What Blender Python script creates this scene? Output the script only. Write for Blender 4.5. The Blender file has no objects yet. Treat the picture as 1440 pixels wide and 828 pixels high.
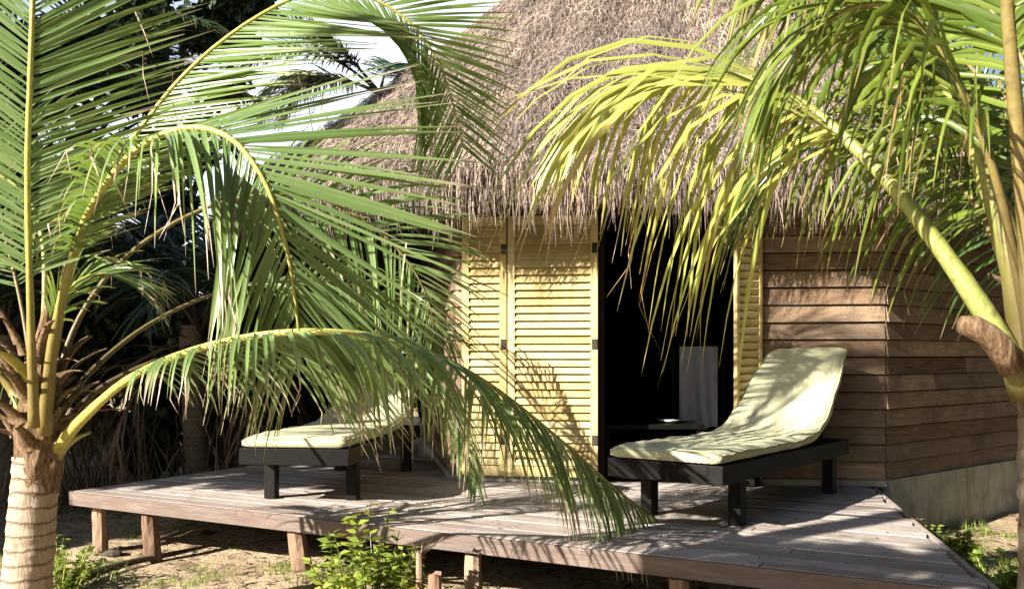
import bpy, math, random
import numpy as np
from mathutils import Vector, Matrix

R = math.radians
PI = math.pi
rng = np.random.default_rng(7)
random.seed(7)
scene = bpy.context.scene
col = scene.collection
F = 1300.0            # focal length in photo pixels
HZ = 500.0            # horizon row


def at(px, py, Z):
    """a point seen at a photo pixel, Z metres in front of the camera"""
    return np.array([(px - 720.0) / F * Z, Z, 1.0 + (HZ - py) / F * Z])


# ------------------------------------------------------------------ tagging
def tag(o, label=None, cat=None, group=None, kind=None):
    if label: o['label'] = label
    if cat: o['category'] = cat
    if group: o['group'] = group
    if kind: o['kind'] = kind
    return o


def empty(name, loc, label, cat, group=None):
    o = bpy.data.objects.new(name, None)
    o.empty_display_size = .2
    col.objects.link(o)
    o.location = loc
    return tag(o, label, cat, group)


def link_mesh(name, me, mats, parent=None):
    o = bpy.data.objects.new(name, me)
    for m in (mats if isinstance(mats, (list, tuple)) else [mats]):
        me.materials.append(m)
    col.objects.link(o)
    if parent is not None:
        o.parent = parent
        p = parent
        off = Vector((0, 0, 0))
        while p is not None:
            off += p.location
            p = p.parent
        o.location = -off          # meshes are written in world space, roots are unrotated here
    return o


class MB:
    """collects polygons, builds one mesh"""
    def __init__(self):
        self.v = []; self.f = []; self.m = []; self.r = []

    def add(self, vs, fs, mi=0, r=None):
        b = len(self.v)
        if r is None: r = random.random()
        self.v += [tuple(map(float, p)) for p in vs]
        self.r += [r] * len(vs)
        for q in fs:
            self.f.append(tuple(b + i for i in q)); self.m.append(mi)

    def hexa(self, p, mi=0, r=None):
        """8 points: bottom ring 0-3, top ring 4-7"""
        self.add(p, [(0, 3, 2, 1), (4, 5, 6, 7), (0, 1, 5, 4), (1, 2, 6, 5), (2, 3, 7, 6), (3, 0, 4, 7)], mi, r)

    def box(self, lo, hi, mi=0, r=None, rot=0, org=(0, 0, 0)):
        x0, y0, z0 = lo; x1, y1, z1 = hi
        p = [(x0, y0, z0), (x1, y0, z0), (x1, y1, z0), (x0, y1, z0), (x0, y0, z1), (x1, y0, z1), (x1, y1, z1), (x0, y1, z1)]
        c, s = math.cos(rot), math.sin(rot)
        p = [(org[0] + a * c - b * s, org[1] + a * s + b * c, org[2] + z) for a, b, z in p]
        self.hexa(p, mi, r)

    def tube(self, pts, rads, n=8, mi=0, cap=True, r=None, wob=0.0):
        pts = [np.array(p, float) for p in pts]
        vs = []; fs = []
        up = np.array([0.0, 0.0, 1.0])
        prev = None
        for i, p in enumerate(pts):
            t = pts[min(i + 1, len(pts) - 1)] - pts[max(i - 1, 0)]
            t = t / (np.linalg.norm(t) + 1e-9)
            if prev is None:
                a = np.cross(t, up)
                if np.linalg.norm(a) < .05: a = np.cross(t, np.array([1.0, 0, 0]))
            else:
                a = prev - t * np.dot(prev, t)
            a = a / (np.linalg.norm(a) + 1e-9); prev = a
            b = np.cross(t, a)
            rr = rads[i] if hasattr(rads, '__len__') else rads
            for k in range(n):
                q = 2 * PI * k / n
                w = 1 + (random.random() - .5) * 2 * wob
                vs.append(p + (a * math.cos(q) + b * math.sin(q)) * rr * w)
        for i in range(len(pts) - 1):
            for k in range(n):
                k2 = (k + 1) % n
                fs.append((i * n + k, i * n + k2, (i + 1) * n + k2, (i + 1) * n + k))
        if cap:
            fs.append(tuple(range(n))[::-1]); fs.append(tuple((len(pts) - 1) * n + k for k in range(n)))
        self.add(vs, fs, mi, r)

    def mesh(self, name, smooth=False):
        me = bpy.data.meshes.new(name)
        me.from_pydata(self.v, [], self.f)
        me.polygons.foreach_set('material_index', self.m)
        if smooth: me.polygons.foreach_set('use_smooth', [True] * len(self.f))
        a = me.attributes.new('rnd', 'FLOAT', 'POINT')
        a.data.foreach_set('value', self.r)
        me.update()
        return me

    def build(self, name, mats, parent=None, smooth=False, bevel=0):
        o = link_mesh(name, self.mesh(name, smooth), mats, parent)
        if bevel:
            b = o.modifiers.new('b', 'BEVEL'); b.width = bevel; b.segments = 2; b.limit_method = 'ANGLE'
        return o


def np_mesh(name, V, Q, attrs=None, smooth=False):
    """V (n,3), Q (m,k) equal-size polygons"""
    me = bpy.data.meshes.new(name)
    V = np.asarray(V, np.float32); Q = np.asarray(Q, np.int32)
    k = Q.shape[1]
    me.vertices.add(len(V)); me.vertices.foreach_set('co', V.ravel())
    me.loops.add(Q.size); me.loops.foreach_set('vertex_index', Q.ravel())
    me.polygons.add(len(Q)); me.polygons.foreach_set('loop_start', np.arange(0, Q.size, k, dtype=np.int32))
    if smooth: me.polygons.foreach_set('use_smooth', np.ones(len(Q), bool))
    for nme, arr in (attrs or {}).items():
        a = me.attributes.new(nme, 'FLOAT', 'POINT')
        a.data.foreach_set('value', np.asarray(arr, np.float32))
    me.update(calc_edges=True)
    return me


# ------------------------------------------------------------------ materials
class NT:
    def __init__(self, name):
        self.m = bpy.data.materials.new(name); self.m.use_nodes = True
        self.t = self.m.node_tree; self.t.nodes.clear()
        self.out = self.t.nodes.new('ShaderNodeOutputMaterial')

    def n(self, typ, **kw):
        nd = self.t.nodes.new(typ)
        for k, v in kw.items():
            if k in nd.inputs: nd.inputs[k].default_value = v
            else: setattr(nd, k, v)
        return nd

    def l(self, a, b): self.t.links.new(a, b)

    def coords(self, scale=(1, 1, 1)):
        tc = self.n('ShaderNodeTexCoord'); mp = self.n('ShaderNodeMapping')
        mp.inputs['Scale'].default_value = scale
        self.l(tc.outputs['Object'], mp.inputs['Vector'])
        return mp.outputs[0]

    def noise(self, vec, scale, detail=5, rough=.6, dist=0):
        nd = self.n('ShaderNodeTexNoise'); nd.inputs['Scale'].default_value = scale
        nd.inputs['Detail'].default_value = detail; nd.inputs['Roughness'].default_value = rough
        nd.inputs['Distortion'].default_value = dist
        if vec is not None: self.l(vec, nd.inputs['Vector'])
        return nd.outputs['Fac']

    def ramp(self, fac, stops):
        nd = self.n('ShaderNodeValToRGB')
        e = nd.color_ramp.elements
        while len(e) > 1: e.remove(e[-1])
        for i, (p, c) in enumerate(stops):
            x = e[0] if i == 0 else e.new(p)
            x.position = p; x.color = (c[0], c[1], c[2], 1)
        self.l(fac, nd.inputs[0])
        return nd.outputs[0]

    def mix(self, fac, a, b, mode='MIX'):
        nd = self.n('ShaderNodeMix', data_type='RGBA', blend_type=mode)
        for s, v in ((nd.inputs[0], fac), (nd.inputs[6], a), (nd.inputs[7], b)):
            if hasattr(v, 'node'): self.l(v, s)
            elif isinstance(v, (int, float)): s.default_value = v
            else: s.default_value = (v[0], v[1], v[2], 1)
        return nd.outputs[2]

    def math(self, op, a, b=0.0):
        nd = self.n('ShaderNodeMath', operation=op)
        for s, v in ((nd.inputs[0], a), (nd.inputs[1], b)):
            if hasattr(v, 'node'): self.l(v, s)
            else: s.default_value = v
        return nd.outputs[0]

    def attr(self, name):
        nd = self.n('ShaderNodeAttribute'); nd.attribute_name = name
        return nd.outputs['Fac']

    def pbr(self, colour, rough=.6, bump=None, bstr=.3, bdist=.02, spec=.5, metal=0, transl=0):
        p = self.n('ShaderNodeBsdfPrincipled')
        if hasattr(colour, 'node'): self.l(colour, p.inputs['Base Color'])
        else: p.inputs['Base Color'].default_value = (*colour, 1)
        if hasattr(rough, 'node'): self.l(rough, p.inputs['Roughness'])
        else: p.inputs['Roughness'].default_value = rough
        p.inputs['Specular IOR Level'].default_value = spec
        p.inputs['Metallic'].default_value = metal
        if bump is not None:
            b = self.n('ShaderNodeBump'); b.inputs['Strength'].default_value = bstr; b.inputs['Distance'].default_value = bdist
            self.l(bump, b.inputs['Height']); self.l(b.outputs[0], p.inputs['Normal'])
        sh = p.outputs[0]
        if transl:
            tr = self.n('ShaderNodeBsdfTranslucent')
            if hasattr(colour, 'node'):
                c2 = self.mix(1.0, colour, (1.0, 1.0, .45), 'MULTIPLY'); self.l(c2, tr.inputs[0])
            else: tr.inputs[0].default_value = (*colour, 1)
            mx = self.n('ShaderNodeMixShader'); mx.inputs[0].default_value = transl
            self.l(sh, mx.inputs[1]); self.l(tr.outputs[0], mx.inputs[2]); sh = mx.outputs[0]
        self.l(sh, self.out.inputs[0])
        return self.m


def leaf_mat(name, c1, c2, dry=(.42, .31, .2), rough=.30, transl=.35, yellow=None):
    k = NT(name)
    c = k.mix(k.attr('rnd'), c1, c2)
    if yellow:
        c = k.mix(k.math('MULTIPLY', k.math('POWER', k.attr('along'), 2.0), .55), c, yellow)
    v = k.noise(k.coords(), 7, 2)
    c = k.mix(k.math('MULTIPLY', v, .35), c, (c1[0] * .5, c1[1] * .55, c1[2] * .5))
    sp_ = k.ramp(k.noise(k.coords(), 38, 4, .7), [(.60, (0, 0, 0)), (.70, (1, 1, 1))])
    pa_ = k.ramp(k.noise(k.coords(), 5, 2), [(.45, (0, 0, 0)), (.62, (1, 1, 1))])
    c = k.mix(k.math('MULTIPLY', k.math('MULTIPLY', sp_, pa_), .65), c, dry)
    c = k.mix(k.attr('dry'), c, dry)
    return k.pbr(c, rough, transl=transl, spec=.5)


def wood_mat(name, stops, axis=(1, 12, 12), rough=.75, bstr=.35, spec=.25, stain=None, seed=0):
    k = NT(name)
    a = k.n('ShaderNodeTexCoord'); r = k.attr('rnd')
    off = k.n('ShaderNodeCombineXYZ')
    k.l(k.math('MULTIPLY', r, 37.0), off.inputs[0]); k.l(k.math('MULTIPLY', r, 91.0), off.inputs[1]); k.l(k.math('MULTIPLY', r, 13.0), off.inputs[2])
    add = k.n('ShaderNodeVectorMath', operation='ADD'); k.l(a.outputs['Object'], add.inputs[0]); k.l(off.outputs[0], add.inputs[1])
    mp = k.n('ShaderNodeMapping'); mp.inputs['Scale'].default_value = axis; k.l(add.outputs[0], mp.inputs['Vector'])
    g = k.noise(mp.outputs[0], 3.0, 8, .65, .6)
    g2 = k.noise(mp.outputs[0], 14.0, 4, .6)
    f = k.math('ADD', k.math('MULTIPLY', g, .6), k.math('MULTIPLY', r, .42))
    c = k.ramp(f, stops)
    c = k.mix(k.math('MULTIPLY', g2, .45), c, tuple(x * .35 for x in stops[0][1]))
    if stain:
        s = k.noise(a.outputs['Object'], stain[0], 5, .7)
        s = k.ramp(s, [(.45, (0, 0, 0)), (.65, (1, 1, 1))])
        c = k.mix(k.math('MULTIPLY', s, stain[2]), c, stain[1])
    return k.pbr(c, rough, bump=k.math('ADD', g, g2), bstr=bstr, bdist=.006, spec=spec)


M = {}
M['leaf'] = leaf_mat('palm_leaf', (.14, .245, .075), (.27, .38, .15), dry=(.55, .43, .35), yellow=(.30, .36, .11), transl=.30)
M['leaf_back'] = leaf_mat('palm_leaf_bright', (.20, .33, .09), (.30, .43, .13), transl=.5, yellow=(.3, .33, .08))
M['leaf_yellow'] = leaf_mat('palm_leaf_yellow', (.56, .54, .15), (.30, .38, .08), dry=(.5, .33, .15), transl=.28)
M['leaf_near'] = leaf_mat('palm_leaf_deep', (.07, .13, .02), (.26, .33, .05), dry=(.4, .28, .14), transl=.3)
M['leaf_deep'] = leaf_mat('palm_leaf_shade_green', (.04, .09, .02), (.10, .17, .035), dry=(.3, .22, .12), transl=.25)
M['leaf_shaded'] = leaf_mat('palm_leaf_shaded', (.018, .042, .016), (.035, .07, .024), dry=(.15, .12, .08), transl=.2)  # palm green darkened, background shade put into the colour
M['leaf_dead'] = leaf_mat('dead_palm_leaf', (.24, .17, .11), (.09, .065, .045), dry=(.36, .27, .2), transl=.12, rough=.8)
M['tree_leaf'] = leaf_mat('broad_leaf_shaded', (.016, .038, .012), (.032, .068, .02), transl=.2, rough=.5)  # near-black green carries the shade of the background trees
M['weed'] = leaf_mat('weed_leaf', (.16, .26, .04), (.30, .40, .06), transl=.35, rough=.5)
M['bush'] = leaf_mat('bush_leaf', (.42, .46, .07), (.24, .36, .07), transl=.35, rough=.5)


def rachis_mat(name, c1, c2, c3):
    k = NT(name)
    c = k.mix(k.noise(k.coords(), 9, 4), c1, c2)
    s = k.noise(k.coords((6, 6, 6)), 6, 5)
    gr = k.ramp(k.attr('rnd'), [(.0, (1, 1, 1)), (1.0, (0, 0, 0))])
    c = k.mix(k.math('MULTIPLY', gr, .85), c, tuple(v * .5 for v in c3))
    c = k.mix(k.math('MULTIPLY', k.ramp(s, [(.5, (0, 0, 0)), (.68, (1, 1, 1))]), .6), c, c3)
    return k.pbr(c, .42, bump=s, bstr=.15, spec=.45)


M['rachis'] = rachis_mat('midrib_yellow', (.55, .50, .13), (.40, .42, .09), (.30, .20, .07))
M['rachis_near'] = rachis_mat('midrib_green', (.36, .37, .10), (.20, .26, .07), (.16, .10, .04))
M['rachis_old'] = rachis_mat('midrib_old', (.26, .20, .07), (.20, .17, .06), (.12, .08, .04))
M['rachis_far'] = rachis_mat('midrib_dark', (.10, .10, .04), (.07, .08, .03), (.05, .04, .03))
M['rachis_dead'] = rachis_mat('midrib_dead', (.16, .11, .07), (.10, .07, .045), (.06, .04, .03))


def trunk_mat(name, a, b, ring=14.0):
    k = NT(name)
    tc = k.n('ShaderNodeTexCoord'); sep = k.n('ShaderNodeSeparateXYZ'); k.l(tc.outputs['Object'], sep.inputs[0])
    n1 = k.noise(tc.outputs['Object'], 5, 5)
    z = k.math('ADD', k.math('MULTIPLY', sep.outputs[2], ring), k.math('MULTIPLY', n1, 1.3))
    w = k.math('SINE', k.math('MULTIPLY', z, 2 * PI))
    fine = k.noise(k.coords((22, 22, 4)), 5, 6, .7)
    c = k.ramp(fine, [(.25, tuple(x * .45 for x in a)), (.45, a), (.75, b)])
    lines = k.ramp(w, [(.80, (0, 0, 0)), (.93, (1, 1, 1))])
    c = k.mix(k.math('MULTIPLY', lines, .75), c, (.16, .10, .06))
    blot = k.ramp(k.noise(tc.outputs['Object'], 9, 5, .7), [(.52, (0, 0, 0)), (.66, (1, 1, 1))])
    c = k.mix(k.math('MULTIPLY', blot, .5), c, (.20, .15, .10))
    h = k.math('SUBTRACT', fine, k.math('MULTIPLY', lines, 1.5))
    return k.pbr(c, .85, bump=h, bstr=.6, bdist=.012, spec=.2)


M['palm_trunk'] = trunk_mat('palm_bark', (.42, .33, .24), (.62, .53, .42))
M['palm_trunk_near'] = trunk_mat('palm_bark_grey', (.20, .16, .12), (.30, .25, .2), 9)
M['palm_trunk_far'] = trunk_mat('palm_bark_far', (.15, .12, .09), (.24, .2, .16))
M['stub'] = trunk_mat('stub_bark', (.11, .095, .08), (.19, .165, .14), 20)
k = NT('palm_fibre')
g = k.noise(k.coords((14, 14, 3)), 6, 7, .7)
M['fibre'] = k.pbr(k.ramp(g, [(.3, (.05, .03, .02)), (.5, (.22, .14, .08)), (.72, (.42, .32, .22))]), .9, bump=g, bstr=.8, bdist=.02, spec=.15)
k = NT('tree_bark')
g = k.noise(k.coords((8, 8, 2)), 6, 6)
M['bark'] = k.pbr(k.ramp(g, [(.3, (.05, .04, .03)), (.7, (.16, .12, .09))]), .9, bump=g, bstr=.6, spec=.2)

# timber
M['deck'] = None


def deck_mat(name, ang):
    k = NT(name)
    tc = k.n('ShaderNodeTexCoord'); r = k.attr('rnd')
    rot = k.n('ShaderNodeMapping'); rot.vector_type = 'POINT'; rot.inputs['Rotation'].default_value = (0, 0, -ang)
    k.l(tc.outputs['Object'], rot.inputs['Vector'])
    off = k.n('ShaderNodeCombineXYZ'); k.l(k.math('MULTIPLY', r, 31.0), off.inputs[0]); k.l(k.math('MULTIPLY', r, 11.0), off.inputs[1])
    add = k.n('ShaderNodeVectorMath', operation='ADD'); k.l(rot.outputs[0], add.inputs[0]); k.l(off.outputs[0], add.inputs[1])
    mp = k.n('ShaderNodeMapping'); mp.inputs['Scale'].default_value = (.8, 16, 16); k.l(add.outputs[0], mp.inputs['Vector'])
    g = k.noise(mp.outputs[0], 2.5, 8, .7, .4)
    g2 = k.noise(mp.outputs[0], 11.0, 5, .7)
    f = k.math('ADD', k.math('MULTIPLY', g, .6), k.math('MULTIPLY', r, .4))
    c = k.ramp(f, [(.2, (.28, .24, .215)), (.45, (.47, .42, .385)), (.62, (.58, .53, .49)), (.8, (.68, .63, .59))])
    c = k.mix(k.ramp(g2, [(.40, (.6, .6, .6)), (.60, (0, 0, 0))]), c, (.18, .14, .125))
    s = k.ramp(k.noise(tc.outputs['Object'], 1.7, 6, .7), [(.45, (0, 0, 0)), (.7, (.6, .6, .6))])
    c = k.mix(s, c, (.26, .19, .16))
    d = k.ramp(k.noise(tc.outputs['Object'], 24, 3, .7), [(.63, (0, 0, 0)), (.7, (.7, .7, .7))])
    c = k.mix(d, c, (.12, .09, .07))
    return k.pbr(c, .78, bump=k.math('ADD', g, g2), bstr=.45, bdist=.005, spec=.25)


DA = math.atan2(-.482, .876)
M['deck'] = deck_mat('deck_boards', DA)
M['fascia'] = wood_mat('fascia_wood', [(.25, (.13, .10, .085)), (.5, (.28, .22, .195)), (.75, (.42, .35, .31))], axis=(1.2, 1.2, 14), bstr=.5, stain=(2.2, (.15, .10, .08), .6))
M['post'] = wood_mat('post_wood', [(.3, (.13, .08, .055)), (.5, (.30, .19, .13)), (.7, (.46, .33, .24))], axis=(10, 10, 1.2), bstr=.6, rough=.85)
M['clap'] = wood_mat('clapboard', [(.22, (.10, .055, .03)), (.36, (.29, .18, .105)), (.48, (.33, .26, .19)), (.6, (.46, .32, .20)), (.78, (.68, .52, .38))], axis=(1.0, 1.0, 16), bstr=.8, rough=.85, stain=(2.6, (.16, .11, .08), .7))
M['shut'] = wood_mat('shutter_cream', [(.25, (.60, .45, .17)), (.5, (.78, .63, .29)), (.75, (.84, .72, .40))], axis=(2, 2, 10), bstr=.25, rough=.6, stain=(3, (.45, .32, .13), .6))
M['dark'] = wood_mat('dark_wood', [(.3, (.002, .002, .002)), (.5, (.004, .0035, .003)), (.7, (.010, .008, .007))], axis=(4, 4, 4), bstr=.25, rough=.6, spec=.2)
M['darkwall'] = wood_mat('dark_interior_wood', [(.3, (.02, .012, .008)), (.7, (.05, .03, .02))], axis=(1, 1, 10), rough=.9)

k = NT('concrete')
tc = k.n('ShaderNodeTexCoord')
g = k.noise(tc.outputs['Object'], 4, 8, .65); g2 = k.noise(tc.outputs['Object'], 60, 3)
c = k.ramp(g, [(.3, (.28, .28, .24)), (.55, (.44, .43, .38)), (.75, (.55, .54, .48))])
sp = k.n('ShaderNodeSeparateXYZ'); k.l(tc.outputs['Object'], sp.inputs[0])
M['concrete'] = k.pbr(k.mix(k.ramp(k.noise(k.coords((3, 3, .7)), 3, 5), [(.5, (0, 0, 0)), (.7, (.6, .6, .6))]), c, (.20, .19, .14)), .9, bump=k.math('ADD', g, k.math('MULTIPLY', g2, .4)), bstr=.5, bdist=.01, spec=.2)

k = NT('lounger_fabric')
tc = k.n('ShaderNodeTexCoord')
w = k.n('ShaderNodeTexWave', bands_direction='DIAGONAL'); w.inputs['Scale'].default_value = 90; w.inputs['Distortion'].default_value = 1.0
k.l(tc.outputs['Object'], w.inputs['Vector'])
n1 = k.noise(tc.outputs['Object'], 5, 5)
c = k.mix(k.ramp(n1, [(.4, (0, 0, 0)), (.65, (1, 1, 1))]), (.60, .59, .40), (.52, .53, .35))
c = k.mix(k.math('MULTIPLY', k.ramp(k.noise(tc.outputs['Object'], 14, 4), [(.55, (0, 0, 0)), (.7, (1, 1, 1))]), .25), c, (.42, .42, .27))
M['fabric'] = k.pbr(c, .9, bump=k.math('ADD', w.outputs[0], k.math('MULTIPLY', k.noise(tc.outputs['Object'], 9, 3), 6.0)), bstr=.35, bdist=.004, spec=.2)

k = NT('curtain_cloth')
M['curtain'] = k.pbr((.60, .58, .64), .8, transl=.2)
k = NT('white_glaze')
M['white'] = k.pbr((.7, .7, .7), .25)

k = NT('thatch')
r = k.attr('rnd')
c = k.ramp(r, [(0, (.06, .045, .04)), (.3, (.25, .19, .165)), (.6, (.42, .33, .285)), (.85, (.57, .46, .38)), (1, (.75, .62, .5))])
v = k.ramp(k.noise(k.coords(), 1.3, 6, .7), [(.38, (.6, .6, .6)), (.6, (0, 0, 0))])
c = k.mix(v, c, (.20, .175, .165))
M['thatch'] = k.pbr(c, .85, spec=.2, transl=.1)
k = NT('thatch_under')
g = k.noise(k.coords((3, 3, 9)), 8, 7, .7)
M['thatch_under'] = k.pbr(k.ramp(g, [(.3, (.06, .045, .035)), (.5, (.18, .135, .11)), (.7, (.34, .26, .21))]), .95, bump=g, bstr=.9, bdist=.05, spec=.1)

k = NT('sand')
tc = k.n('ShaderNodeTexCoord')
a = k.noise(tc.outputs['Object'], 1.3, 8, .65); b = k.noise(tc.outputs['Object'], 14, 6, .7); d = k.noise(tc.outputs['Object'], 90, 3, .6)
c = k.ramp(a, [(.3, (.38, .28, .17)), (.5, (.58, .45, .30)), (.7, (.68, .54, .38))])
c = k.mix(k.ramp(b, [(.5, (0, 0, 0)), (.68, (.75, .75, .75))]), c, (.22, .155, .09))
c = k.mix(k.ramp(d, [(.6, (0, 0, 0)), (.72, (.8, .8, .8))]), c, (.16, .11, .07))
g = k.ramp(k.noise(tc.outputs['Object'], .5, 5, .6), [(.55, (0, 0, 0)), (.7, (.7, .7, .7))])
c = k.mix(g, c, (.12, .14, .05))
h = k.math('ADD', k.math('ADD', k.math('MULTIPLY', a, 2.5), b), k.math('MULTIPLY', d, .4))
M['sand'] = k.pbr(c, .95, bump=h, bstr=.9, bdist=.05, spec=.15)
k = NT('stone')
g = k.noise(k.coords(), 9, 6, .7)
M['stone'] = k.pbr(k.ramp(g, [(.3, (.10, .09, .08)), (.7, (.32, .29, .26))]), .9, bump=g, bstr=.6, spec=.2)
M['charred'] = wood_mat('charred_litter', [(.3, (.02, .018, .015)), (.7, (.09, .075, .06))], axis=(5, 5, 5), rough=.95)


# ------------------------------------------------------------------ palms
def catmull(P, n):
    P = np.asarray(P, float)
    P = np.vstack([2 * P[0] - P[1], P, 2 * P[-1] - P[-2]])
    out = []
    m = len(P) - 3
    for t in np.linspace(0, m - 1e-6, n):
        i = int(t); u = t - i
        p0, p1, p2, p3 = P[i:i + 4]
        out.append(.5 * ((2 * p1) + (-p0 + p2) * u + (2 * p0 - 5 * p1 + 4 * p2 - p3) * u * u + (-p0 + 3 * p1 - 3 * p2 + p3) * u ** 3))
    out = np.array(out)
    # resample by arc length
    d = np.r_[0, np.cumsum(np.linalg.norm(np.diff(out, axis=0), axis=1))]
    s = np.linspace(0, d[-1], n)
    return np.stack([np.interp(s, d, out[:, k]) for k in range(out.shape[1])], 1), d[-1]


def nrm(v): return v / (np.linalg.norm(v, axis=-1, keepdims=True) + 1e-9)


def frond(parent, pts, S, L=.8, t0=.25, n=70, width=.032, droop=(.6, .6), ang=(65, 45, 22), lift=.1, mat='leaf',
          rmat='rachis', rad=(.03, .004), side=(1, 1), dry=.25, jit=.08, bend=.2, name='frond', twist=.5, seg=6,
          prof=((0, .55), (.15, .85), (.4, 1), (.7, .85), (.9, .55), (1, .35)), label=None, dryall=0.0, broken=0.0, brown=(.10, .42), sfrom=(0, 0)):
    """pts: world points of the midrib; S: side direction(s) of the right-hand leaflets; droop / side: (right, left)"""
    C, length = catmull(pts, 80)
    S = np.atleast_2d(np.asarray(S, float))
    tt = np.linspace(0, 1, 80)
    Sx = np.stack([np.interp(tt, np.linspace(0, 1, len(S)), S[:, k]) for k in range(3)], 1) if len(S) > 1 else np.repeat(S, 80, 0)
    T = nrm(np.gradient(C, axis=0))
    Sx = nrm(Sx - T * (Sx * T).sum(1, keepdims=True))
    Nn = nrm(np.cross(Sx, T))
    Nn = np.where(((Nn[:, 2:3]).mean() < 0), -Nn, Nn)
    rad_arr = np.interp(tt, [0, t0 * .6, t0, 1], [rad[0] * 1.5, rad[0], rad[0] * .8, rad[1]])
    Vs = []; Qs = []; A_r = []; A_d = []; A_l = []
    base = 0
    for sd, sg in ((0, 1.0), (1, -1.0)):
        if side[sd] <= 0: continue
        t = np.linspace(t0, .995, n) + rng.normal(0, .3 / n, n) * (1 - t0)
        t = np.clip(t, t0, .995)
        keep = (rng.random(n) > broken) & (t >= t0 + sfrom[sd] * (1 - t0))
        t = t[keep]; m = len(t)
        u = (t - t0) / (1 - t0)
        f = lambda A: np.stack([np.interp(t, tt, A[:, k]) for k in range(3)], 1)
        p = f(C); Tt = nrm(f(T)); Ss = nrm(f(Sx)) * sg; N_ = nrm(f(Nn))
        a = np.radians(np.interp(u, [0, .5, 1], ang)) + rng.normal(0, jit, m)
        lf = lift + rng.normal(0, jit, m)
        d0 = np.cos(a)[:, None] * Tt + np.sin(a)[:, None] * (Ss * np.cos(lf)[:, None] + N_ * np.sin(lf)[:, None])
        Ln = L * side[sd] * np.interp(u, [q[0] for q in prof], [q[1] for q in prof]) * (1 + rng.normal(0, .07, m))
        g = droop[sd] * (1 + rng.normal(0, .25, m))
        isdry = rng.random(m) < dry
        isb = isdry & (rng.random(m) < .7)
        dl = np.where(isdry, rng.uniform(.62, .9, m), 1.2)
        tw = rng.normal(0, twist, m)
        w0 = width * (1 + rng.normal(0, .18, m)) * np.interp(u, [0, .2, .8, 1], [.75, 1, .85, .6])
        rn = np.clip(rng.random(m) * .8 + rng.random() * .2, 0, 1)
        pos = p.copy()
        rows = []
        cur = d0
        wp = np.interp(np.linspace(0, 1, seg + 1), [0, .12, .45, .8, 1], [.45, 1, .95, .5, .06])
        for i in range(seg + 1):
            s = i / seg
            cur = nrm(d0 + (g * s ** 1.4)[:, None] * np.array([0, 0, -1.0]))
            bb = (isb & (s > dl))[:, None]
            kink = nrm(np.stack([rng.normal(0, .25, m), rng.normal(0, .25, m), -np.ones(m)], 1))
            cur = np.where(bb, kink, cur)
            wv = nrm(Tt - cur * (Tt * cur).sum(1, keepdims=True))
            nv = np.cross(cur, wv)
            tws = tw * (.5 + s)
            wv2 = wv * np.cos(tws)[:, None] + nv * np.sin(tws)[:, None]
            nv2 = np.cross(cur, wv2)
            ww = (w0 * wp[i] * np.where(s > dl, .6, 1))[:, None] * .5
            rows.append((pos - wv2 * ww + nv2 * ww * .35, pos, pos + wv2 * ww + nv2 * ww * .35))
            pos = pos + cur * (Ln / seg)[:, None]
        V = np.stack([np.stack(r_, 1) for r_ in rows], 1)      # m, seg+1, 3, 3
        V = V.reshape(m, (seg + 1) * 3, 3)
        q = []
        for i in range(seg):
            b0 = i * 3
            q += [(b0, b0 + 1, b0 + 4, b0 + 3), (b0 + 1, b0 + 2, b0 + 5, b0 + 4)]
        q = np.array(q)
        Q = (q[None] + (np.arange(m) * (seg + 1) * 3)[:, None, None] + base).reshape(-1, 4)
        Vs.append(V.reshape(-1, 3)); Qs.append(Q)
        sl = np.repeat(np.linspace(0, 1, seg + 1), 3)[None]
        dv = np.clip((sl - dl[:, None] + .12) / .14, 0, 1)
        dv = np.maximum(dv, np.clip((sl - .90) / .1, 0, 1) * .8)
        dv = np.maximum(dv, (rng.random(m) < dryall)[:, None] * 1.0)
        A_d.append(dv.ravel()); A_r.append(np.repeat(rn, (seg + 1) * 3)); A_l.append(np.repeat(sl, m, 0).ravel())
        base += m * (seg + 1) * 3
    me = np_mesh(name, np.vstack(Vs), np.vstack(Qs), {'rnd': np.concatenate(A_r), 'dry': np.concatenate(A_d), 'along': np.concatenate(A_l)})
    o = link_mesh(name, me, M[mat], parent)
    if label: o['label'] = label
    mb = MB(); mb.tube(C[::2], rad_arr[::2], 7, wob=.05)
    mo = mb.build('midrib', M[rmat], o, smooth=True)
    mo.data.attributes['rnd'].data.foreach_set('value', np.repeat(np.clip((np.linspace(0, 1, 40) - brown[0]) / (brown[1] - brown[0]), 0, 1), 7).astype(np.float32))
    return o


def rand_frond(parent, org, az, elev, length, drop, **kw):
    """a frond arching out of a crown: az azimuth, elev start angle, drop how far it falls"""
    o = np.array(org, float)
    h = np.array([math.cos(az), math.sin(az), 0])
    pts = []
    a = elev
    p = o.copy()
    n = 9
    for i in range(n):
        pts.append(p.copy())
        d = h * math.cos(a) + np.array([0, 0, 1]) * math.sin(a)
        p = p + d * length / (n - 1)
        a -= drop / (n - 1) * (.4 + 1.2 * i / n)
    sidev = np.array([math.sin(az), -math.cos(az), 0.0]) + np.array([0, 0, random.uniform(-.25, .25)])
    return frond(parent, pts, sidev, **kw)


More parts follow.
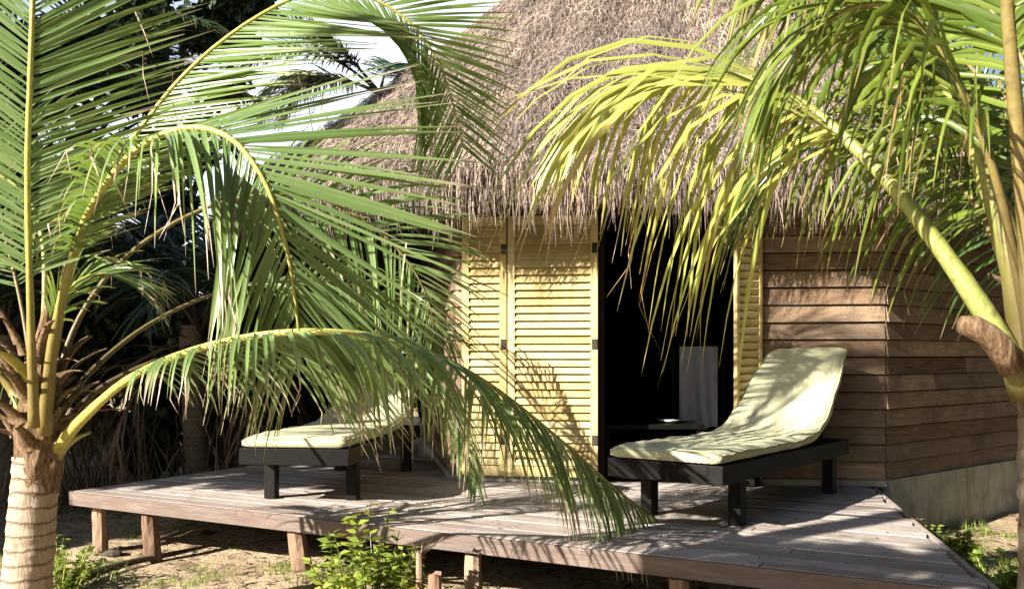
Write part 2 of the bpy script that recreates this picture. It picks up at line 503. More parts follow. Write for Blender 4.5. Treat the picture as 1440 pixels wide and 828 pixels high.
def trunk_geo(base, top, r0, r1, lean=0.0, n=None, rings=True, flare=1.35, sp=.075):
    base = np.array(base, float); top = np.array(top, float)
    H = np.linalg.norm(top - base)
    n = int(min(H / (sp / 6), 420)); NS = 26
    mb = MB(); vs = []; fs = []
    ph = random.uniform(0, 6)
    jit = [random.uniform(-.25, .25) for _ in range(400)]
    for i in range(n):
        t = i / (n - 1); c = base * (1 - t) + top * t; c[0] += lean * math.sin(PI * t)
        rr = r0 * (1 - t) + r1 * t
        if t < .12: rr *= 1 + (flare - 1) * (1 - t / .12)
        for k_ in range(NS):
            q = 2 * PI * k_ / NS
            s_ = t * H / sp + .30 * math.sin(q + ph) + .08 * math.sin(3 * q + i * .01)
            idx = int(s_); fr = s_ - idx + jit[idx % 400] * .4
            fr = fr - math.floor(fr)
            r_ = rr * (1 + .045 * (1 - fr) ** 2 - .02 + .012 * math.sin(5 * q + idx * 1.7) + .006 * math.sin(11 * q + idx * 3.1))
            vs.append(c + np.array([math.cos(q) * r_, math.sin(q) * r_, 0]))
    for i in range(n - 1):
        for k_ in range(NS):
            k2 = (k_ + 1) % NS
            fs.append((i * NS + k_, i * NS + k2, (i + 1) * NS + k2, (i + 1) * NS + k_))
    mb.add(vs, fs)
    return mb


# ------------------------------------------------------------------ ground
mb = MB()
xs = np.concatenate([[-260, -120, -60, -30, -18], np.linspace(-12, 12, 97), [18, 30, 60, 120, 260]])
ys = np.concatenate([[-120, -50, -20, -8], np.linspace(-3, 16, 77), [22, 32, 50, 90, 160, 320]])


def gz(x, y):
    e = math.exp(-((x / 14) ** 2 + ((y - 6) / 12) ** 2))
    return -.42 + e * (.035 * math.sin(x * 1.7 + y * .6) + .03 * math.sin(y * 2.3 - x * .8) + .018 * math.sin(x * 5.1 + 2) * math.sin(y * 4.3))


V = [(x, y, gz(x, y)) for y in ys for x in xs]
nx = len(xs)
Q = [(j * nx + i, j * nx + i + 1, (j + 1) * nx + i + 1, (j + 1) * nx + i) for j in range(len(ys) - 1) for i in range(nx - 1)]
me = np_mesh('ground', V, Q, smooth=True)
o = link_mesh('ground', me, M['sand']); tag(o, kind='structure')

# ------------------------------------------------------------------ deck
P1 = np.array([-3.24, 6.84]); U = np.array([.876, -.482]); Vv = np.array([.482, .876])


def dk(u, v, z=0.0):
    p = P1 + U * u + Vv * v
    return (p[0], p[1], z)


deck = empty('wooden_deck', dk(3, 1.5, -.42), 'low weathered grey timber deck on short posts in front of the hut', 'deck')
mb = MB(); nails = MB()
v = 0.0; kx = 0
ur = lambda v: 6.03 - .296 * v
while v < 3.25:
    w = .118
    e0, e1 = (random.uniform(-.02, .02) for _ in '12')
    joints = [0.0 + e0]
    j = random.uniform(1.6, 3.4)
    while j < ur(v) - .6:
        joints.append(j); j += random.uniform(2.2, 3.2)
    joints.append(None)
    dz = random.uniform(-.003, .002)
    for a, b in zip(joints[:-1], joints[1:]):
        a_ = a + (.003 if a > .1 else 0)
        b0 = (ur(v) + e1) if b is None else b - .003
        b1 = (ur(v + w) + e1) if b is None else b - .003
        t = -.004 if v == 0 else 0
        mb.hexa([dk(a_, v, -.028), dk(b0, v, -.028), dk(b1, v + w, -.028), dk(a_, v + w, -.028),
                 dk(a_, v, dz), dk(b0, v, dz), dk(b1, v + w, dz), dk(a_, v + w, dz)])
    for jx in np.arange(.25, ur(v) - .1, .62):
        for vv in (.028, w - .028):
            ju = jx + random.uniform(-.012, .012); c_ = dk(ju, v + vv, dz + .0015)
            nails.add([(c_[0] + .0055 * math.cos(q * PI / 3), c_[1] + .0055 * math.sin(q * PI / 3), c_[2]) for q in range(6)], [tuple(range(6))])
    v += w + .007
mb.build('decking', M['deck'], deck, bevel=.004)
no = nails.build('nail_heads', M['charred'], deck); no['kind'] = 'stuff'
mb = MB()
mb.hexa([dk(-.02, -.030, -.10), dk(6.05, -.030, -.10), dk(6.05, -.003, -.10), dk(-.02, -.003, -.10),
         dk(-.02, -.030, -.004), dk(6.05, -.030, -.004), dk(6.05, -.003, -.004), dk(-.02, -.003, -.004)])
mb.build('fascia_board', M['fascia'], deck, bevel=.003)
for (u0, v0, u1, v1) in ((-.028, 0, -.028, 3.2), (ur(0) + .03, .0, ur(3.2) + .03, 3.2)):
    mb = MB(); sgn = -.025 if u0 < 0 else .025
    mb.hexa([dk(u0, v0, -.10), dk(u0 + sgn, v0, -.10), dk(u1 + sgn, v1, -.10), dk(u1, v1, -.10),
             dk(u0, v0, -.006), dk(u0 + sgn, v0, -.006), dk(u1 + sgn, v1, -.006), dk(u1, v1, -.006)])
    mb.build('edge_board', M['deck'], deck, bevel=.003)
for v0 in (.12, 1.1, 2.1, 3.05):
    mb = MB()
    e = ur(v0) - .05
    mb.hexa([dk(.15, v0, -.13), dk(e, v0, -.13), dk(e, v0 + .06, -.13), dk(.15, v0 + .06, -.13),
             dk(.15, v0, -.03), dk(e, v0, -.03), dk(e, v0 + .06, -.03), dk(.15, v0 + .06, -.03)])
    mb.build('joist', M['post'], deck)


def post_mesh(x, y, z0, z1, w=.05, lean=(0, 0), rot=.3):
    mb = MB(); n = 7
    for_pts = []
    vs = []; fs = []
    for i in range(n):
        t = i / (n - 1); z = z0 + (z1 - z0) * t
        cx = x + lean[0] * (1 - t); cy = y + lean[1] * (1 - t)
        for k in range(10):
            q = 2 * PI * k / 10 + rot
            rr = w * (1 + .10 * math.sin(k * 2.1 + i * .8) + random.uniform(-.05, .05)) * (1.08 - .1 * t)
            vs.append((cx + math.cos(q) * rr, cy + math.sin(q) * rr, z + (random.uniform(-.01, .01) if i == n - 1 else 0)))
    for i in range(n - 1):
        for k in range(10):
            k2 = (k + 1) % 10
            fs.append((i * 10 + k, i * 10 + k2, (i + 1) * 10 + k2, (i + 1) * 10 + k))
    fs.append(tuple(range(10))[::-1]); fs.append(tuple((n - 1) * 10 + k for k in range(10)))
    mb.add(vs, fs)
    return mb


def u_of_px(px, v=.04):
    # u on the line v=const seen at photo column px
    k_ = (px - 720) / F
    p0 = P1 + Vv * v
    return (k_ * p0[1] - p0[0]) / (U[0] - k_ * U[1])


for px, v0, w, lean in ((140, .10, .05, (.0, .02)), (211, .06, .055, (.03, 0)), (418, .06, .06, (.05, 0)), (666, .06, .05, (0, 0)), (957, .06, .055, (.0, 0)), (1372, .1, .055, (0, 0)),
                        (345, 1.6, .05, (0, 0)), (560, 1.6, .05, (0, 0)), (800, 1.6, .05, (0, 0)), (1050, 1.6, .05, (0, 0)), (160, 1.4, .05, (0, 0))):
    if px == 160: u0 = .1; v0 = 1.4
    else: u0 = u_of_px(px, v0)
    p = dk(u0, v0)
    post_mesh(p[0], p[1], gz(p[0], p[1]) - .15, -.118 if v0 < .2 and True else -.13, w, lean).build('post', M['post'], deck)
# ------------------------------------------------------------------ hut
A = np.array([-.45, 7.45]); B = np.array([2.86, 7.10]); D = np.array([5.42, 9.18])
ring_w = [A, B, D, np.array([5.8, 12.4]), np.array([3.4, 14.6]), np.array([.2, 14.2]), np.array([-1.1, 11.4])]
hut = empty('thatched_hut', (2.2, 10.8, -.42), 'round wooden hut with a shaggy thatched roof and clapboard walls', 'hut')
PITCH = .134


wall_nails = MB()


def clad(mb, a, b, s0, s1, z0, z1, out=.0):
    """horizontal boards on the wall line a-b between distances s0, s1"""
    d = (b - a); ln = np.linalg.norm(d); d = d / ln; nn = np.array([d[1], -d[0]])      # outward
    z = .055
    while z < z1:
        zt = z + PITCH
        if zt > z0 + .01:
            za = max(z, z0); zb = min(zt - .009, z1)
            # split into boards
            cuts = [s0]
            if s1 - s0 > 1.2 and random.random() < .7: cuts.append(random.uniform(s0 + .35, s1 - .35))
            cuts.append(s1)
            for c0, c1 in zip(cuts[:-1], cuts[1:]):
                c0_ = c0 + (.002 if c0 > s0 else 0); c1_ = c1 - (.002 if c1 < s1 else 0)
                ob = out + .036 + random.uniform(-.005, .006); ot = out + .014 + random.uniform(-.004, .004)
                dzl, dzr = random.uniform(-.003, .003), random.uniform(-.003, .003)
                if za == z0 or z == .055: dzl = dzr = 0

                def P(s, o_, zz):
                    q = a + d * s + nn * o_
                    return (q[0], q[1], zz)
                mb.hexa([P(c0_, ob, za + dzl), P(c1_, ob, za + dzr), P(c1_, -.01, za + dzr), P(c0_, -.01, za + dzl),
                         P(c0_, ot, zb), P(c1_, ot, zb), P(c1_, -.01, zb), P(c0_, -.01, zb)])
                for sn in list(np.arange(c0_ + .04, c1_ - .02, .62)) + [c1_ - .04]:
                    q = P(sn + random.uniform(-.01, .01), ob - .006, za + .035); r0 = .004
                    tt_ = [(q[0] + d[0] * r0 * math.cos(w_ * PI / 3), q[1] + d[1] * r0 * math.cos(w_ * PI / 3), q[2] + r0 * math.sin(w_ * PI / 3)) for w_ in range(6)]
                    wall_nails.add(tt_, [tuple(range(6))])
        z = zt


def s_px(px):
    d = B - A; ln = np.linalg.norm(d); k_ = (px - 720) / F
    return (k_ * A[1] - A[0]) / (d[0] / ln - k_ * d[1] / ln)


LN = np.linalg.norm(B - A)
so0, so1 = s_px(841), s_px(1072)
ZT = 2.55
mb = MB()
clad(mb, A, B, 0.0, so0, .055, ZT)
clad(mb, A, B, so1, LN - .002, .055, ZT)
clad(mb, A, B, so0, so1, 2.16, ZT)
mb.build('front_wall', M['clap'], hut)
for i in range(1, len(ring_w)):
    a = ring_w[i]; b = ring_w[(i + 1) % len(ring_w)]
    mb = MB(); l_ = np.linalg.norm(b - a)
    clad(mb, a, b, .002, l_ - .002, .055, ZT)
    mb.build('side_wall', M['clap'], hut)
wn = wall_nails.build('nail_heads', M['charred'], hut); wn['kind'] = 'stuff'
# corner trims inside + dark inner lining
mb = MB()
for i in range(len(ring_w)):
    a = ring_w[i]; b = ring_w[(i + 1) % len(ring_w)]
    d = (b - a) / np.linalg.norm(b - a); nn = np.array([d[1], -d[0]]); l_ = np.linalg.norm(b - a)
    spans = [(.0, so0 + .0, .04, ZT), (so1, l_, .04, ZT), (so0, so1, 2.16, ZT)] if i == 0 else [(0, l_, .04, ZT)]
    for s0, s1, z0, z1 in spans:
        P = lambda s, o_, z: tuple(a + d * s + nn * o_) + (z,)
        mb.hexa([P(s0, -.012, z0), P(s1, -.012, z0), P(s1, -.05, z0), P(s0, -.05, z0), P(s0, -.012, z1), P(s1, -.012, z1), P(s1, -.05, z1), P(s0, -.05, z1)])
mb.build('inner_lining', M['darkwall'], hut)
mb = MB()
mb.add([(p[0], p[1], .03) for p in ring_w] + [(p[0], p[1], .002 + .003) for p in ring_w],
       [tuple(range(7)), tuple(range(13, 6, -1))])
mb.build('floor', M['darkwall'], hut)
# plinth
mb = MB()
cen = np.array([2.2, 10.8])
for i in range(len(ring_w)):
    a = ring_w[i]; b = ring_w[(i + 1) % len(ring_w)]
    d = (b - a) / np.linalg.norm(b - a); nn = np.array([d[1], -d[0]]); l_ = np.linalg.norm(b - a)
    if i == 0:
        zt0, zb0 = .05, .004
    else:
        zt0, zb0 = .05, -.6
    P = lambda s, o_, z: tuple(a + d * s + nn * o_) + (z,)
    n = 10
    for q in range(n):
        s0 = l_ * q / n; s1 = l_ * (q + 1) / n
        if i == 0 and so0 - .0 < (s0 + s1) / 2 < so1: continue
        o_ = .055
        mb.hexa([P(s0, o_ + .01, zb0), P(s1, o_ + .01, zb0), P(s1, -.1, zb0), P(s0, -.1, zb0), P(s0, o_, zt0), P(s1, o_, zt0), P(s1, -.1, zt0), P(s0, -.1, zt0)], r=.5)
mb.build('plinth', M['concrete'], hut)
# timber corner post
for p in (A, B):
    mb = MB()
    q = p + (cen - p) / np.linalg.norm(cen - p) * .06
    mb.box((-.045, -.045, .05), (.045, .045, ZT), org=(q[0], q[1], 0), rot=.3)
    mb.build('corner_post', M['clap'], hut)
# door jambs
dW = (B - A) / LN; nW = np.array([dW[1], -dW[0]])
WP = lambda s, o_, z: tuple(A + dW * s + nW * o_) + (z,)


def wbox(mb, s0, s1, o0, o1, z0, z1, r=None):
    mb.hexa([WP(s0, o1, z0), WP(s1, o1, z0), WP(s1, o0, z0), WP(s0, o0, z0), WP(s0, o1, z1), WP(s1, o1, z1), WP(s1, o0, z1), WP(s0, o0, z1)], r=r)


mb = MB()
wbox(mb, so0 - .0, so0 + .05, -.06, .034, .033, 2.16)
wbox(mb, so1 - .05, so1 - .0, -.06, .034, .033, 2.16)
wbox(mb, so0 + .052, so1 - .052, -.06, .030, 2.10, 2.158)
mb.build('door_frame', M['darkwall'], hut)


def louvre_leaf(org, dirv, width, z0, z1, label, st=.055):
    """org: hinge line (x,y); dirv: unit direction of the leaf"""
    org = np.array(org, float); dirv = np.array(dirv, float); dirv /= np.linalg.norm(dirv)
    nn = np.array([dirv[1], -dirv[0]])
    P = lambda s, o_, z: tuple(org + dirv * s + nn * o_) + (z,)

    def bx(mb, s0, s1, o0, o1, za, zb):
        mb.hexa([P(s0, o1, za), P(s1, o1, za), P(s1, o0, za), P(s0, o0, za), P(s0, o1, zb), P(s1, o1, zb), P(s1, o0, zb), P(s0, o0, zb)])
    f = MB()
    bx(f, 0, st, -.018, .018, z0, z1); bx(f, width - st, width, -.018, .018, z0, z1)
    for za, zb in ((z0, z0 + .08), (z1 - .07, z1)):
        bx(f, st + .001, width - st - .001, -.0165, .0165, za, zb)
    fo = f.build('louvred_door', M['shut'], hut, bevel=.002)
    if label: fo['label'] = label
    s = MB(); z = z0 + .09
    while z < z1 - .09:
        if True:
            a0, a1 = st - .0, width - st + .0
            j_ = random.uniform(-.002, .002)
            # each slat leans outward at its lower edge
            s.hexa([P(a0, .022, z + j_), P(a1, .022, z + j_), P(a1, .014, z - .004 + j_), P(a0, .014, z - .004 + j_),
                    P(a0, -.008, z + .058), P(a1, -.008, z + .058), P(a1, -.014, z + .052), P(a0, -.014, z + .052)])
        z += .060
    s.build('slats', M['shut'], fo)
    for hz in (.30, 1.05, 1.80):
        hb = MB(); bx(hb, width - .045, width - .005, .0185, .023, hz, hz + .08); hb.build('hinge', M['charred'], fo)


# two leaves folded back against the wall left of the opening, one edge-on to its right
p = WP(so0 - .01, .075, 0)[:2]
louvre_leaf(WP(s_px(716), .085, 0)[:2], dW + nW * .03, so0 - s_px(716) + .0, .05, 2.1, 'cream louvred door leaf beside the dark opening')
louvre_leaf(WP(s_px(652), .07, 0)[:2], dW + nW * .02, s_px(714) - s_px(652), .05, 2.1, 'narrow cream louvred leaf at the far left')
louvre_leaf(WP(so1 - .02, .062, 0)[:2], -dW * .80 + nW * .6, .27, .05, 2.1, 'cream louvred leaf half open on the right of the opening', st=.028)

# ---- roof
ring_e = np.array([(-2.5, 8.1), (-.95, 6.85), (1.1, 6.58), (3.15, 6.38), (6.15, 8.75), (6.6, 12.6), (3.6, 15.5), (-.4, 15.3), (-3.1, 12.0)])
apex = np.array([2.05, 11.0, 7.1])
NR = 144
re_c = []
n0 = len(ring_e)
for q in range(NR):
    t = q / NR * n0; i = int(t); u = t - i
    p0, p1, p2, p3 = (ring_e[(i + k_ - 1) % n0] for k_ in range(4))
    re_c.append(.5 * ((2 * p1) + (-p0 + p2) * u + (2 * p0 - 5 * p1 + 4 * p2 - p3) * u * u + (-p0 + 3 * p1 - 3 * p2 + p3) * u ** 3))
re_c = np.array(re_c)
EZ = 2.36


def roof_pt(tq, h):
    """tq in 0..NR, h 0 eave .. 1 apex"""
    i = np.floor(tq).astype(int) % NR; u = tq - np.floor(tq)
    e = re_c[i] * (1 - u)[:, None] + re_c[(i + 1) % NR] * u[:, None]
    sag = -.24 * np.sin(PI * h)
    x = e[:, 0] * (1 - h) + apex[0] * h; y = e[:, 1] * (1 - h) + apex[1] * h
    z = EZ * (1 - h) + apex[2] * h + sag + .05 * np.sin(tq * .9) * (1 - h)
    return np.stack([x, y, z], 1)


V = []; Q = []
HN = 14
hs = np.linspace(0, 1, HN)
for h in hs: V.append(roof_pt(np.arange(NR).astype(float), np.full(NR, h)))
for h in hs:
    q_ = roof_pt(np.arange(NR).astype(float), np.full(NR, h)); q_[:, 2] -= .22
    q_[:, :2] = q_[:, :2] * (1 - .02) + apex[:2] * .02
    V.append(q_)
V = np.vstack(V)
for j in range(HN - 1):
    for i in range(NR):
        i2 = (i + 1) % NR
        Q.append((j * NR + i, j * NR + i2, (j + 1) * NR + i2, (j + 1) * NR + i))
        b = HN * NR
        Q.append((b + j * NR + i, b + (j + 1) * NR + i, b + (j + 1) * NR + i2, b + j * NR + i2))
for i in range(NR):
    i2 = (i + 1) % NR
    Q.append((i, HN * NR + i, HN * NR + i2, i2))
roof = link_mesh('roof', np_mesh('roof', V, Q, smooth=False), M['thatch_under'], hut)
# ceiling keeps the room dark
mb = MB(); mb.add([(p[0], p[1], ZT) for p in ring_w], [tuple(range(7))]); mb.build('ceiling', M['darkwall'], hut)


def straw(n, hlo, hhi, lmin, lmax, wmin, wmax, tlo, thi, yaw=.35, lift=.12, hang=0.0, power=1.0, z_off=0.0):
    tq = rng.uniform(tlo, thi, n) % NR
    h = hlo + (hhi - hlo) * rng.random(n) ** power
    p = roof_pt(tq, h); p2 = roof_pt(tq, np.clip(h + .01, 0, 1.0)); p3 = roof_pt((tq + .2) % NR, h)
    dn = nrm(p - p2); tan = nrm(p3 - p); out = nrm(np.cross(tan, dn)); out = np.where(out[:, 2:3] < 0, -out, out)
    y = rng.normal(0, yaw, n); lf = rng.normal(lift, .13, n)
    d = dn * np.cos(y)[:, None] + tan * np.sin(y)[:, None] + out * lf[:, None]
    d = nrm(d + np.array([0, 0, -1.0]) * hang)
    L = rng.uniform(lmin, lmax, n)[:, None]; w = rng.uniform(wmin, wmax, n)[:, None]
    p = p + out * rng.uniform(-.03, .04, n)[:, None] + np.array([0, 0, z_off])
    sw = nrm(np.cross(d, out + rng.normal(0, .5, (n, 3))))
    grav = np.array([0, 0, -1.0])
    bow = rng.normal(0, .06, (n, 3)) * L
    m_ = p + d * L * .5 + bow; e_ = p + nrm(d + grav * (.35 + hang * .6)) * L
    V = np.stack([p - sw * w / 2, p + sw * w / 2, m_ - sw * w / 2, m_ + sw * w / 2, e_ - sw * w * .15, e_ + sw * w * .15], 1).reshape(-1, 3)
    b = np.arange(n)[:, None] * 6
    Q = np.concatenate([b + np.array([0, 1, 3, 2]), b + np.array([2, 3, 5, 4])])
    return V, Q, np.repeat(rng.random(n), 6)


# eave index 0 is front-left; 16 steps per ring point. Front half: -2.2*16 .. 5*16
parts = [straw(165000, 0.0, .62, .06, .20, .0025, .006, -34, 74, yaw=.5, power=1.25),
         straw(9000, .0, .9, .15, .4, .006, .012, 74, 110),
         straw(16000, .0, .05, .14, .30, .003, .007, -34, 80, yaw=.28, lift=.0, hang=.6),
         straw(14000, .0, .035, .14, .34, .003, .007, -34, 80, yaw=.3, lift=-.15, hang=2.0, z_off=-.05),
         straw(2600, .0, .02, .28, .50, .003, .005, -34, 80, yaw=.3, lift=-.1, hang=3.0, z_off=-.06)]
Vs, Qs, Rs = [], [], []; b = 0
for V, Q, r in parts:
    Vs.append(V); Qs.append(Q + b); Rs.append(r); b += len(V)
link_mesh('thatch', np_mesh('thatch', np.vstack(Vs), np.vstack(Qs), {'rnd': np.concatenate(Rs)}), M['thatch'], roof)

# ---- inside: curtain, low table, bed
V = []; Q = []
n = 60
c0 = WP(so1 - .58, -.80, 0); c1 = WP(so1 - .24, -.90, 0)
for j in range(14):
    z = .36 + j / 13 * .72
    for i in range(n):
        t = i / (n - 1)
        w_ = (.012 * math.sin(t * 9 + j * .10 + 2 * math.sin(t * 4)) + .005 * math.sin(t * 23 + j * .3)) * (1 - .8 * j / 13)
        V.append((c0[0] * (1 - t) + c1[0] * t, c0[1] * (1 - t) + c1[1] * t + w_ - .012, z + .02 * math.sin(t * 9) * (1 - j / 13)))
for j in range(13):
    for i in range(n - 1): Q.append((j * n + i, j * n + i + 1, (j + 1) * n + i + 1, (j + 1) * n + i))
o = link_mesh('curtain', np_mesh('curtain', V, Q, smooth=True), M['curtain']); tag(o, 'pale cloth hanging from a dark rail inside the doorway', 'cloth')
rk = empty('rack', (c0[0] + .2, c0[1] + .05, .03), 'dark wooden rail with two uprights inside the doorway', 'rack')
rm = MB(); rm.tube([(c0[0] - .06, c0[1] + .012, 1.09), (c1[0] + .06, c1[1] + .012, 1.09)], .014, 8); rm.build('rail', M['dark'], rk)
for q in (c0, c1):
    sx = -.05 if q is c0 else .05
    rm = MB(); rm.box((-.015, .0, .031), (.015, .03, 1.078), org=(q[0] + sx, q[1], 0)); rm.build('upright', M['dark'], rk)
mb = MB()
tx, ty = 1.15, 7.75
rt = empty('side_table', (tx, ty, .03), 'low dark table just inside the open doorway', 'table')
mb = MB(); mb.box((-.42, -.22, .40), (.42, .22, .44), org=(tx, ty, 0)); mb.build('table_top', M['dark'], rt, bevel=.004)
for a_, b_ in ((-.38, -.18), (.38, -.18), (-.38, .18), (.38, .18)):
    mb = MB(); mb.box((a_ - .025, b_ - .025, .031), (a_ + .025, b_ + .025, .398), org=(tx, ty, 0)); mb.build('leg', M['dark'], rt)
mb = MB()
mb.tube([(1.32, 7.72, .442), (1.32, 7.72, .452), (1.32, 7.72, .47)], [.05, .07, .11], 20)
o = mb.build('bowl', M['white'], smooth=True); tag(o, 'small white bowl on the dark table inside the hut', 'bowl')

# ------------------------------------------------------------------ loungers
def lounger(Apt, ax, label, seed, back=1.0):
    """Apt: near foot-end leg on the right; ax: unit axis towards the head"""
    Apt = np.array(Apt); ax = np.array(ax) / np.linalg.norm(ax); lx = np.array([-ax[1], ax[0]])   # to the left
    W = .68
    root = empty('sun_lounger', (Apt[0] + lx[0] * W / 2 + ax[0] * .7, Apt[1] + lx[1] * W / 2 + ax[1] * .7, 0), label, 'sun lounger', 'sun loungers on the deck')
    P = lambda t, y, z: tuple(Apt + ax * t + lx * y) + (z,)

    def bx(mb, t0, t1, y0, y1, z0, z1):
        mb.hexa([P(t0, y0, z0), P(t1, y0, z0), P(t1, y1, z0), P(t0, y1, z0), P(t0, y0, z1), P(t1, y0, z1), P(t1, y1, z1), P(t0, y1, z1)])
    f = MB()
    bx(f, -.33, 1.74, -.035, .005, .275, .385); bx(f, -.33, 1.74, W - .005, W + .035, .275, .385)
    bx(f, -.37, -.331, -.035, W + .035, .275, .385); bx(f, 1.741, 1.78, -.035, W + .035, .275, .385)
    for t in np.arange(-.28, .95, .1): bx(f, t, t + .07, .006, W - .006, .36, .383)
    f.build('frame', M['dark'], root, bevel=.004)
    for t in (0.0, 1.59):
        for y in (0.0, W):
            mb = MB(); yy = y + (.0 if y == 0 else -.0)
            s = 1 if y == 0 else -1
            bx(mb, t - .045, t + .045, yy + s * .006 if s > 0 else yy - .085, yy + .085 if s > 0 else yy - .006, .001, .355)
            mb.build('leg', M['dark'], root, bevel=.004)
    # profile of the cushion underside
    prof = [(-.37, .388), (.0, .388), (.5, .388), (.85, .388), (1.05, .40), (1.22, .435), (1.38, .51), (1.5, .61), (1.6, .72), (1.7, .85), (1.78, .955), (1.83, 1.02)]
    C, ln = catmull([(a + (1 - back) * .12 * (a > 1.3), 0, .388 + (b - .388) * back) for a, b in prof], 56)
    # back rest frame under the raised part
    mb = MB()
    for y in (.05, W - .09):
        for i in range(26, 54, 3):
            a, b = C[i], C[min(i + 3, 55)]
            mb.hexa([P(a[0], y, a[2] - .045), P(b[0], y, b[2] - .045), P(b[0], y + .04, b[2] - .045), P(a[0], y + .04, a[2] - .045),
                     P(a[0], y, a[2] - .006), P(b[0], y, b[2] - .006), P(b[0], y + .04, b[2] - .006), P(a[0], y + .04, a[2] - .006)])
        mb.tube([P(1.45, y + .02, .36), P(1.66, y + .02, .388 + .40 * back - .02)], .014, 8)
    for i in range(28, 54, 4):
        a = C[i]; bx(mb, a[0] - .02, a[0] + .02, .06, W - .06, a[2] - .04, a[2] - .02)
    mb.build('backrest', M['dark'], root)
    # mattress
    T = nrm(np.gradient(C, axis=0)); Nn = np.stack([-T[:, 2], T[:, 1] * 0, T[:, 0]], 1)
    ny = 16; th = .078
    V = []; Q = []
    nr = len(C)
    sec = []
    for k_ in range(ny):   # top row
        y = k_ / (ny - 1); sec.append((y, 1))
    for k_ in range(ny): sec.append((1 - k_ / (ny - 1), 0))
    ns = len(sec)
    rs = np.random.default_rng(seed)
    bump = rs.normal(0, 1, (8, 6))
    for i in range(nr):
        e = min(i, nr - 1 - i)
        ef = 1 - .18 * math.exp(-e / .5)
        for (y, top) in sec:
            ed = min(y, 1 - y) * W
            rf = 1 - .3 * math.exp(-ed / .012)
            wv = .004 * math.sin(i * .55 + y * 3 + seed) + .003 * math.sin(i * 1.7 + y * 9) + .005 * math.sin(y * 6 + seed) * math.sin(i * .21)
            quilt = -.006 * math.exp(-((i % 8) - 4) ** 2 / .5)
            h = th * ef * rf + wv + quilt if top else th * (1 - ef * rf) * .5
            yy = -.015 + y * (W + .03) + .004 * math.sin(i * .8) * (1 if y > .5 else -1)
            V.append(P(C[i][0] + Nn[i][0] * h, yy, C[i][2] + Nn[i][2] * h))
    for i in range(nr - 1):
        for k_ in range(ns):
            k2 = (k_ + 1) % ns
            Q.append((i * ns + k_, (i + 1) * ns + k_, (i + 1) * ns + k2, i * ns + k2))
    # end caps as strips
    for i in (0, nr - 1):
        for k_ in range(ny - 1):
            Q.append((i * ns + k_, i * ns + k_ + 1, i * ns + ns - 2 - k_, i * ns + ns - 1 - k_))
    mat_o = link_mesh('mattress', np_mesh('mattress', V, Q, smooth=True), M['fabric'], root)
    for kk in (0, ny - 1):
        mb = MB(); mb.tube([np.array(V[i * ns + kk]) + np.array([0, 0, .001]) for i in range(1, nr - 1)], .0045, 6)
        mb.build('piping', M['fabric'], mat_o, smooth=True)
    mb = MB(); mb.tube([np.array(V[0 * ns + kk]) for kk in range(0, ny)], .0045, 6); mb.build('piping', M['fabric'], mat_o, smooth=True)
    return root


lounger((1.368 + .0, 5.44), (.613, .79), 'pale green sun lounger with raised back beside the open doorway', 3)
lounger((-1.064, 6.44), (.12, .99), 'pale sun lounger half hidden by the drooping palm frond', 8, back=.62)

# ------------------------------------------------------------------ left palm
def PX(l): return [at(*q) for q in l]


palm = empty('coconut_palm', (-2.42, 4.6, -.42), 'young coconut palm with ringed pale trunk and long arching fronds at the left edge', 'palm tree', 'coconut palms')
bp = at(40, 900, 4.6); tp = at(52, 640, 4.6)
base = (at(30, 900, 4.6)[0], 4.6, -.5)
mb = trunk_geo(base, tuple(tp), .122, .108, flare=1.2)
mb.build('trunk', M['palm_trunk'], palm, smooth=True)
# crown heart : fibre + old leaf bases
mb = MB()
P = [at(52, 690, 4.6), at(55, 650, 4.6), at(56, 600, 4.6), at(58, 550, 4.6), at(62, 490, 4.6), at(68, 430, 4.6)]
mb.tube(P, [.105, .115, .115, .09, .05, .02], 18, wob=.12)
mb.build('crown_fibre', M['fibre'], palm)


def leaf_base(parent, org, az, length, w, elev=.9, mat='fibre'):
    mb = MB()
    h = np.array([math.cos(az), math.sin(az), 0]); s = np.array([-math.sin(az), math.cos(az), 0])
    p = np.array(org, float); a = elev; rows = []
    n = 6
    for i in range(n):
        t = i / (n - 1); ww = w * (1 - t * .72)
        d = h * math.cos(a) + np.array([0, 0, 1.0]) * math.sin(a); nn = -h * math.sin(a) + np.array([0, 0, 1.0]) * math.cos(a)
        rows.append([p - s * ww, p - nn * ww * .45 - s * ww * .5, p - nn * ww * .6 + s * 0, p - nn * ww * .45 + s * ww * .5, p + s * ww, p + nn * ww * .2])
        p = p + d * length / (n - 1); a -= .16
    vs = [q for r_ in rows for q in r_]; fs = []
    for i in range(n - 1):
        for k_ in range(6):
            k2 = (k_ + 1) % 6; fs.append((i * 6 + k_, i * 6 + k2, (i + 1) * 6 + k2, (i + 1) * 6 + k_))
    fs.append(tuple(range(6))); fs.append(tuple(range((n - 1) * 6, n * 6))[::-1])
    mb.add(vs, fs)
    return mb.build('leaf_base', M[mat], parent, smooth=True)


cx, cy = tp[0], 4.6
for i in range(17):
    az = i * 2.399; z = .50 + i * .026
    o_ = (cx + .09 * math.cos(az), cy + .09 * math.sin(az), z)
    leaf_base(palm, o_, az, random.uniform(.16, .34), .06, elev=random.uniform(.9, 1.25), mat='fibre' if i % 3 else 'rachis')

for i in range(26):
    az = i * 2.399 + 1.1; z = .62 + (i % 9) * .055
    leaf_base(palm, (cx + .10 * math.cos(az), cy + .10 * math.sin(az), z), az, random.uniform(.18, .5), random.uniform(.02, .04), elev=random.uniform(.3, 1.3), mat='fibre')
DN = (0, 0, -1)
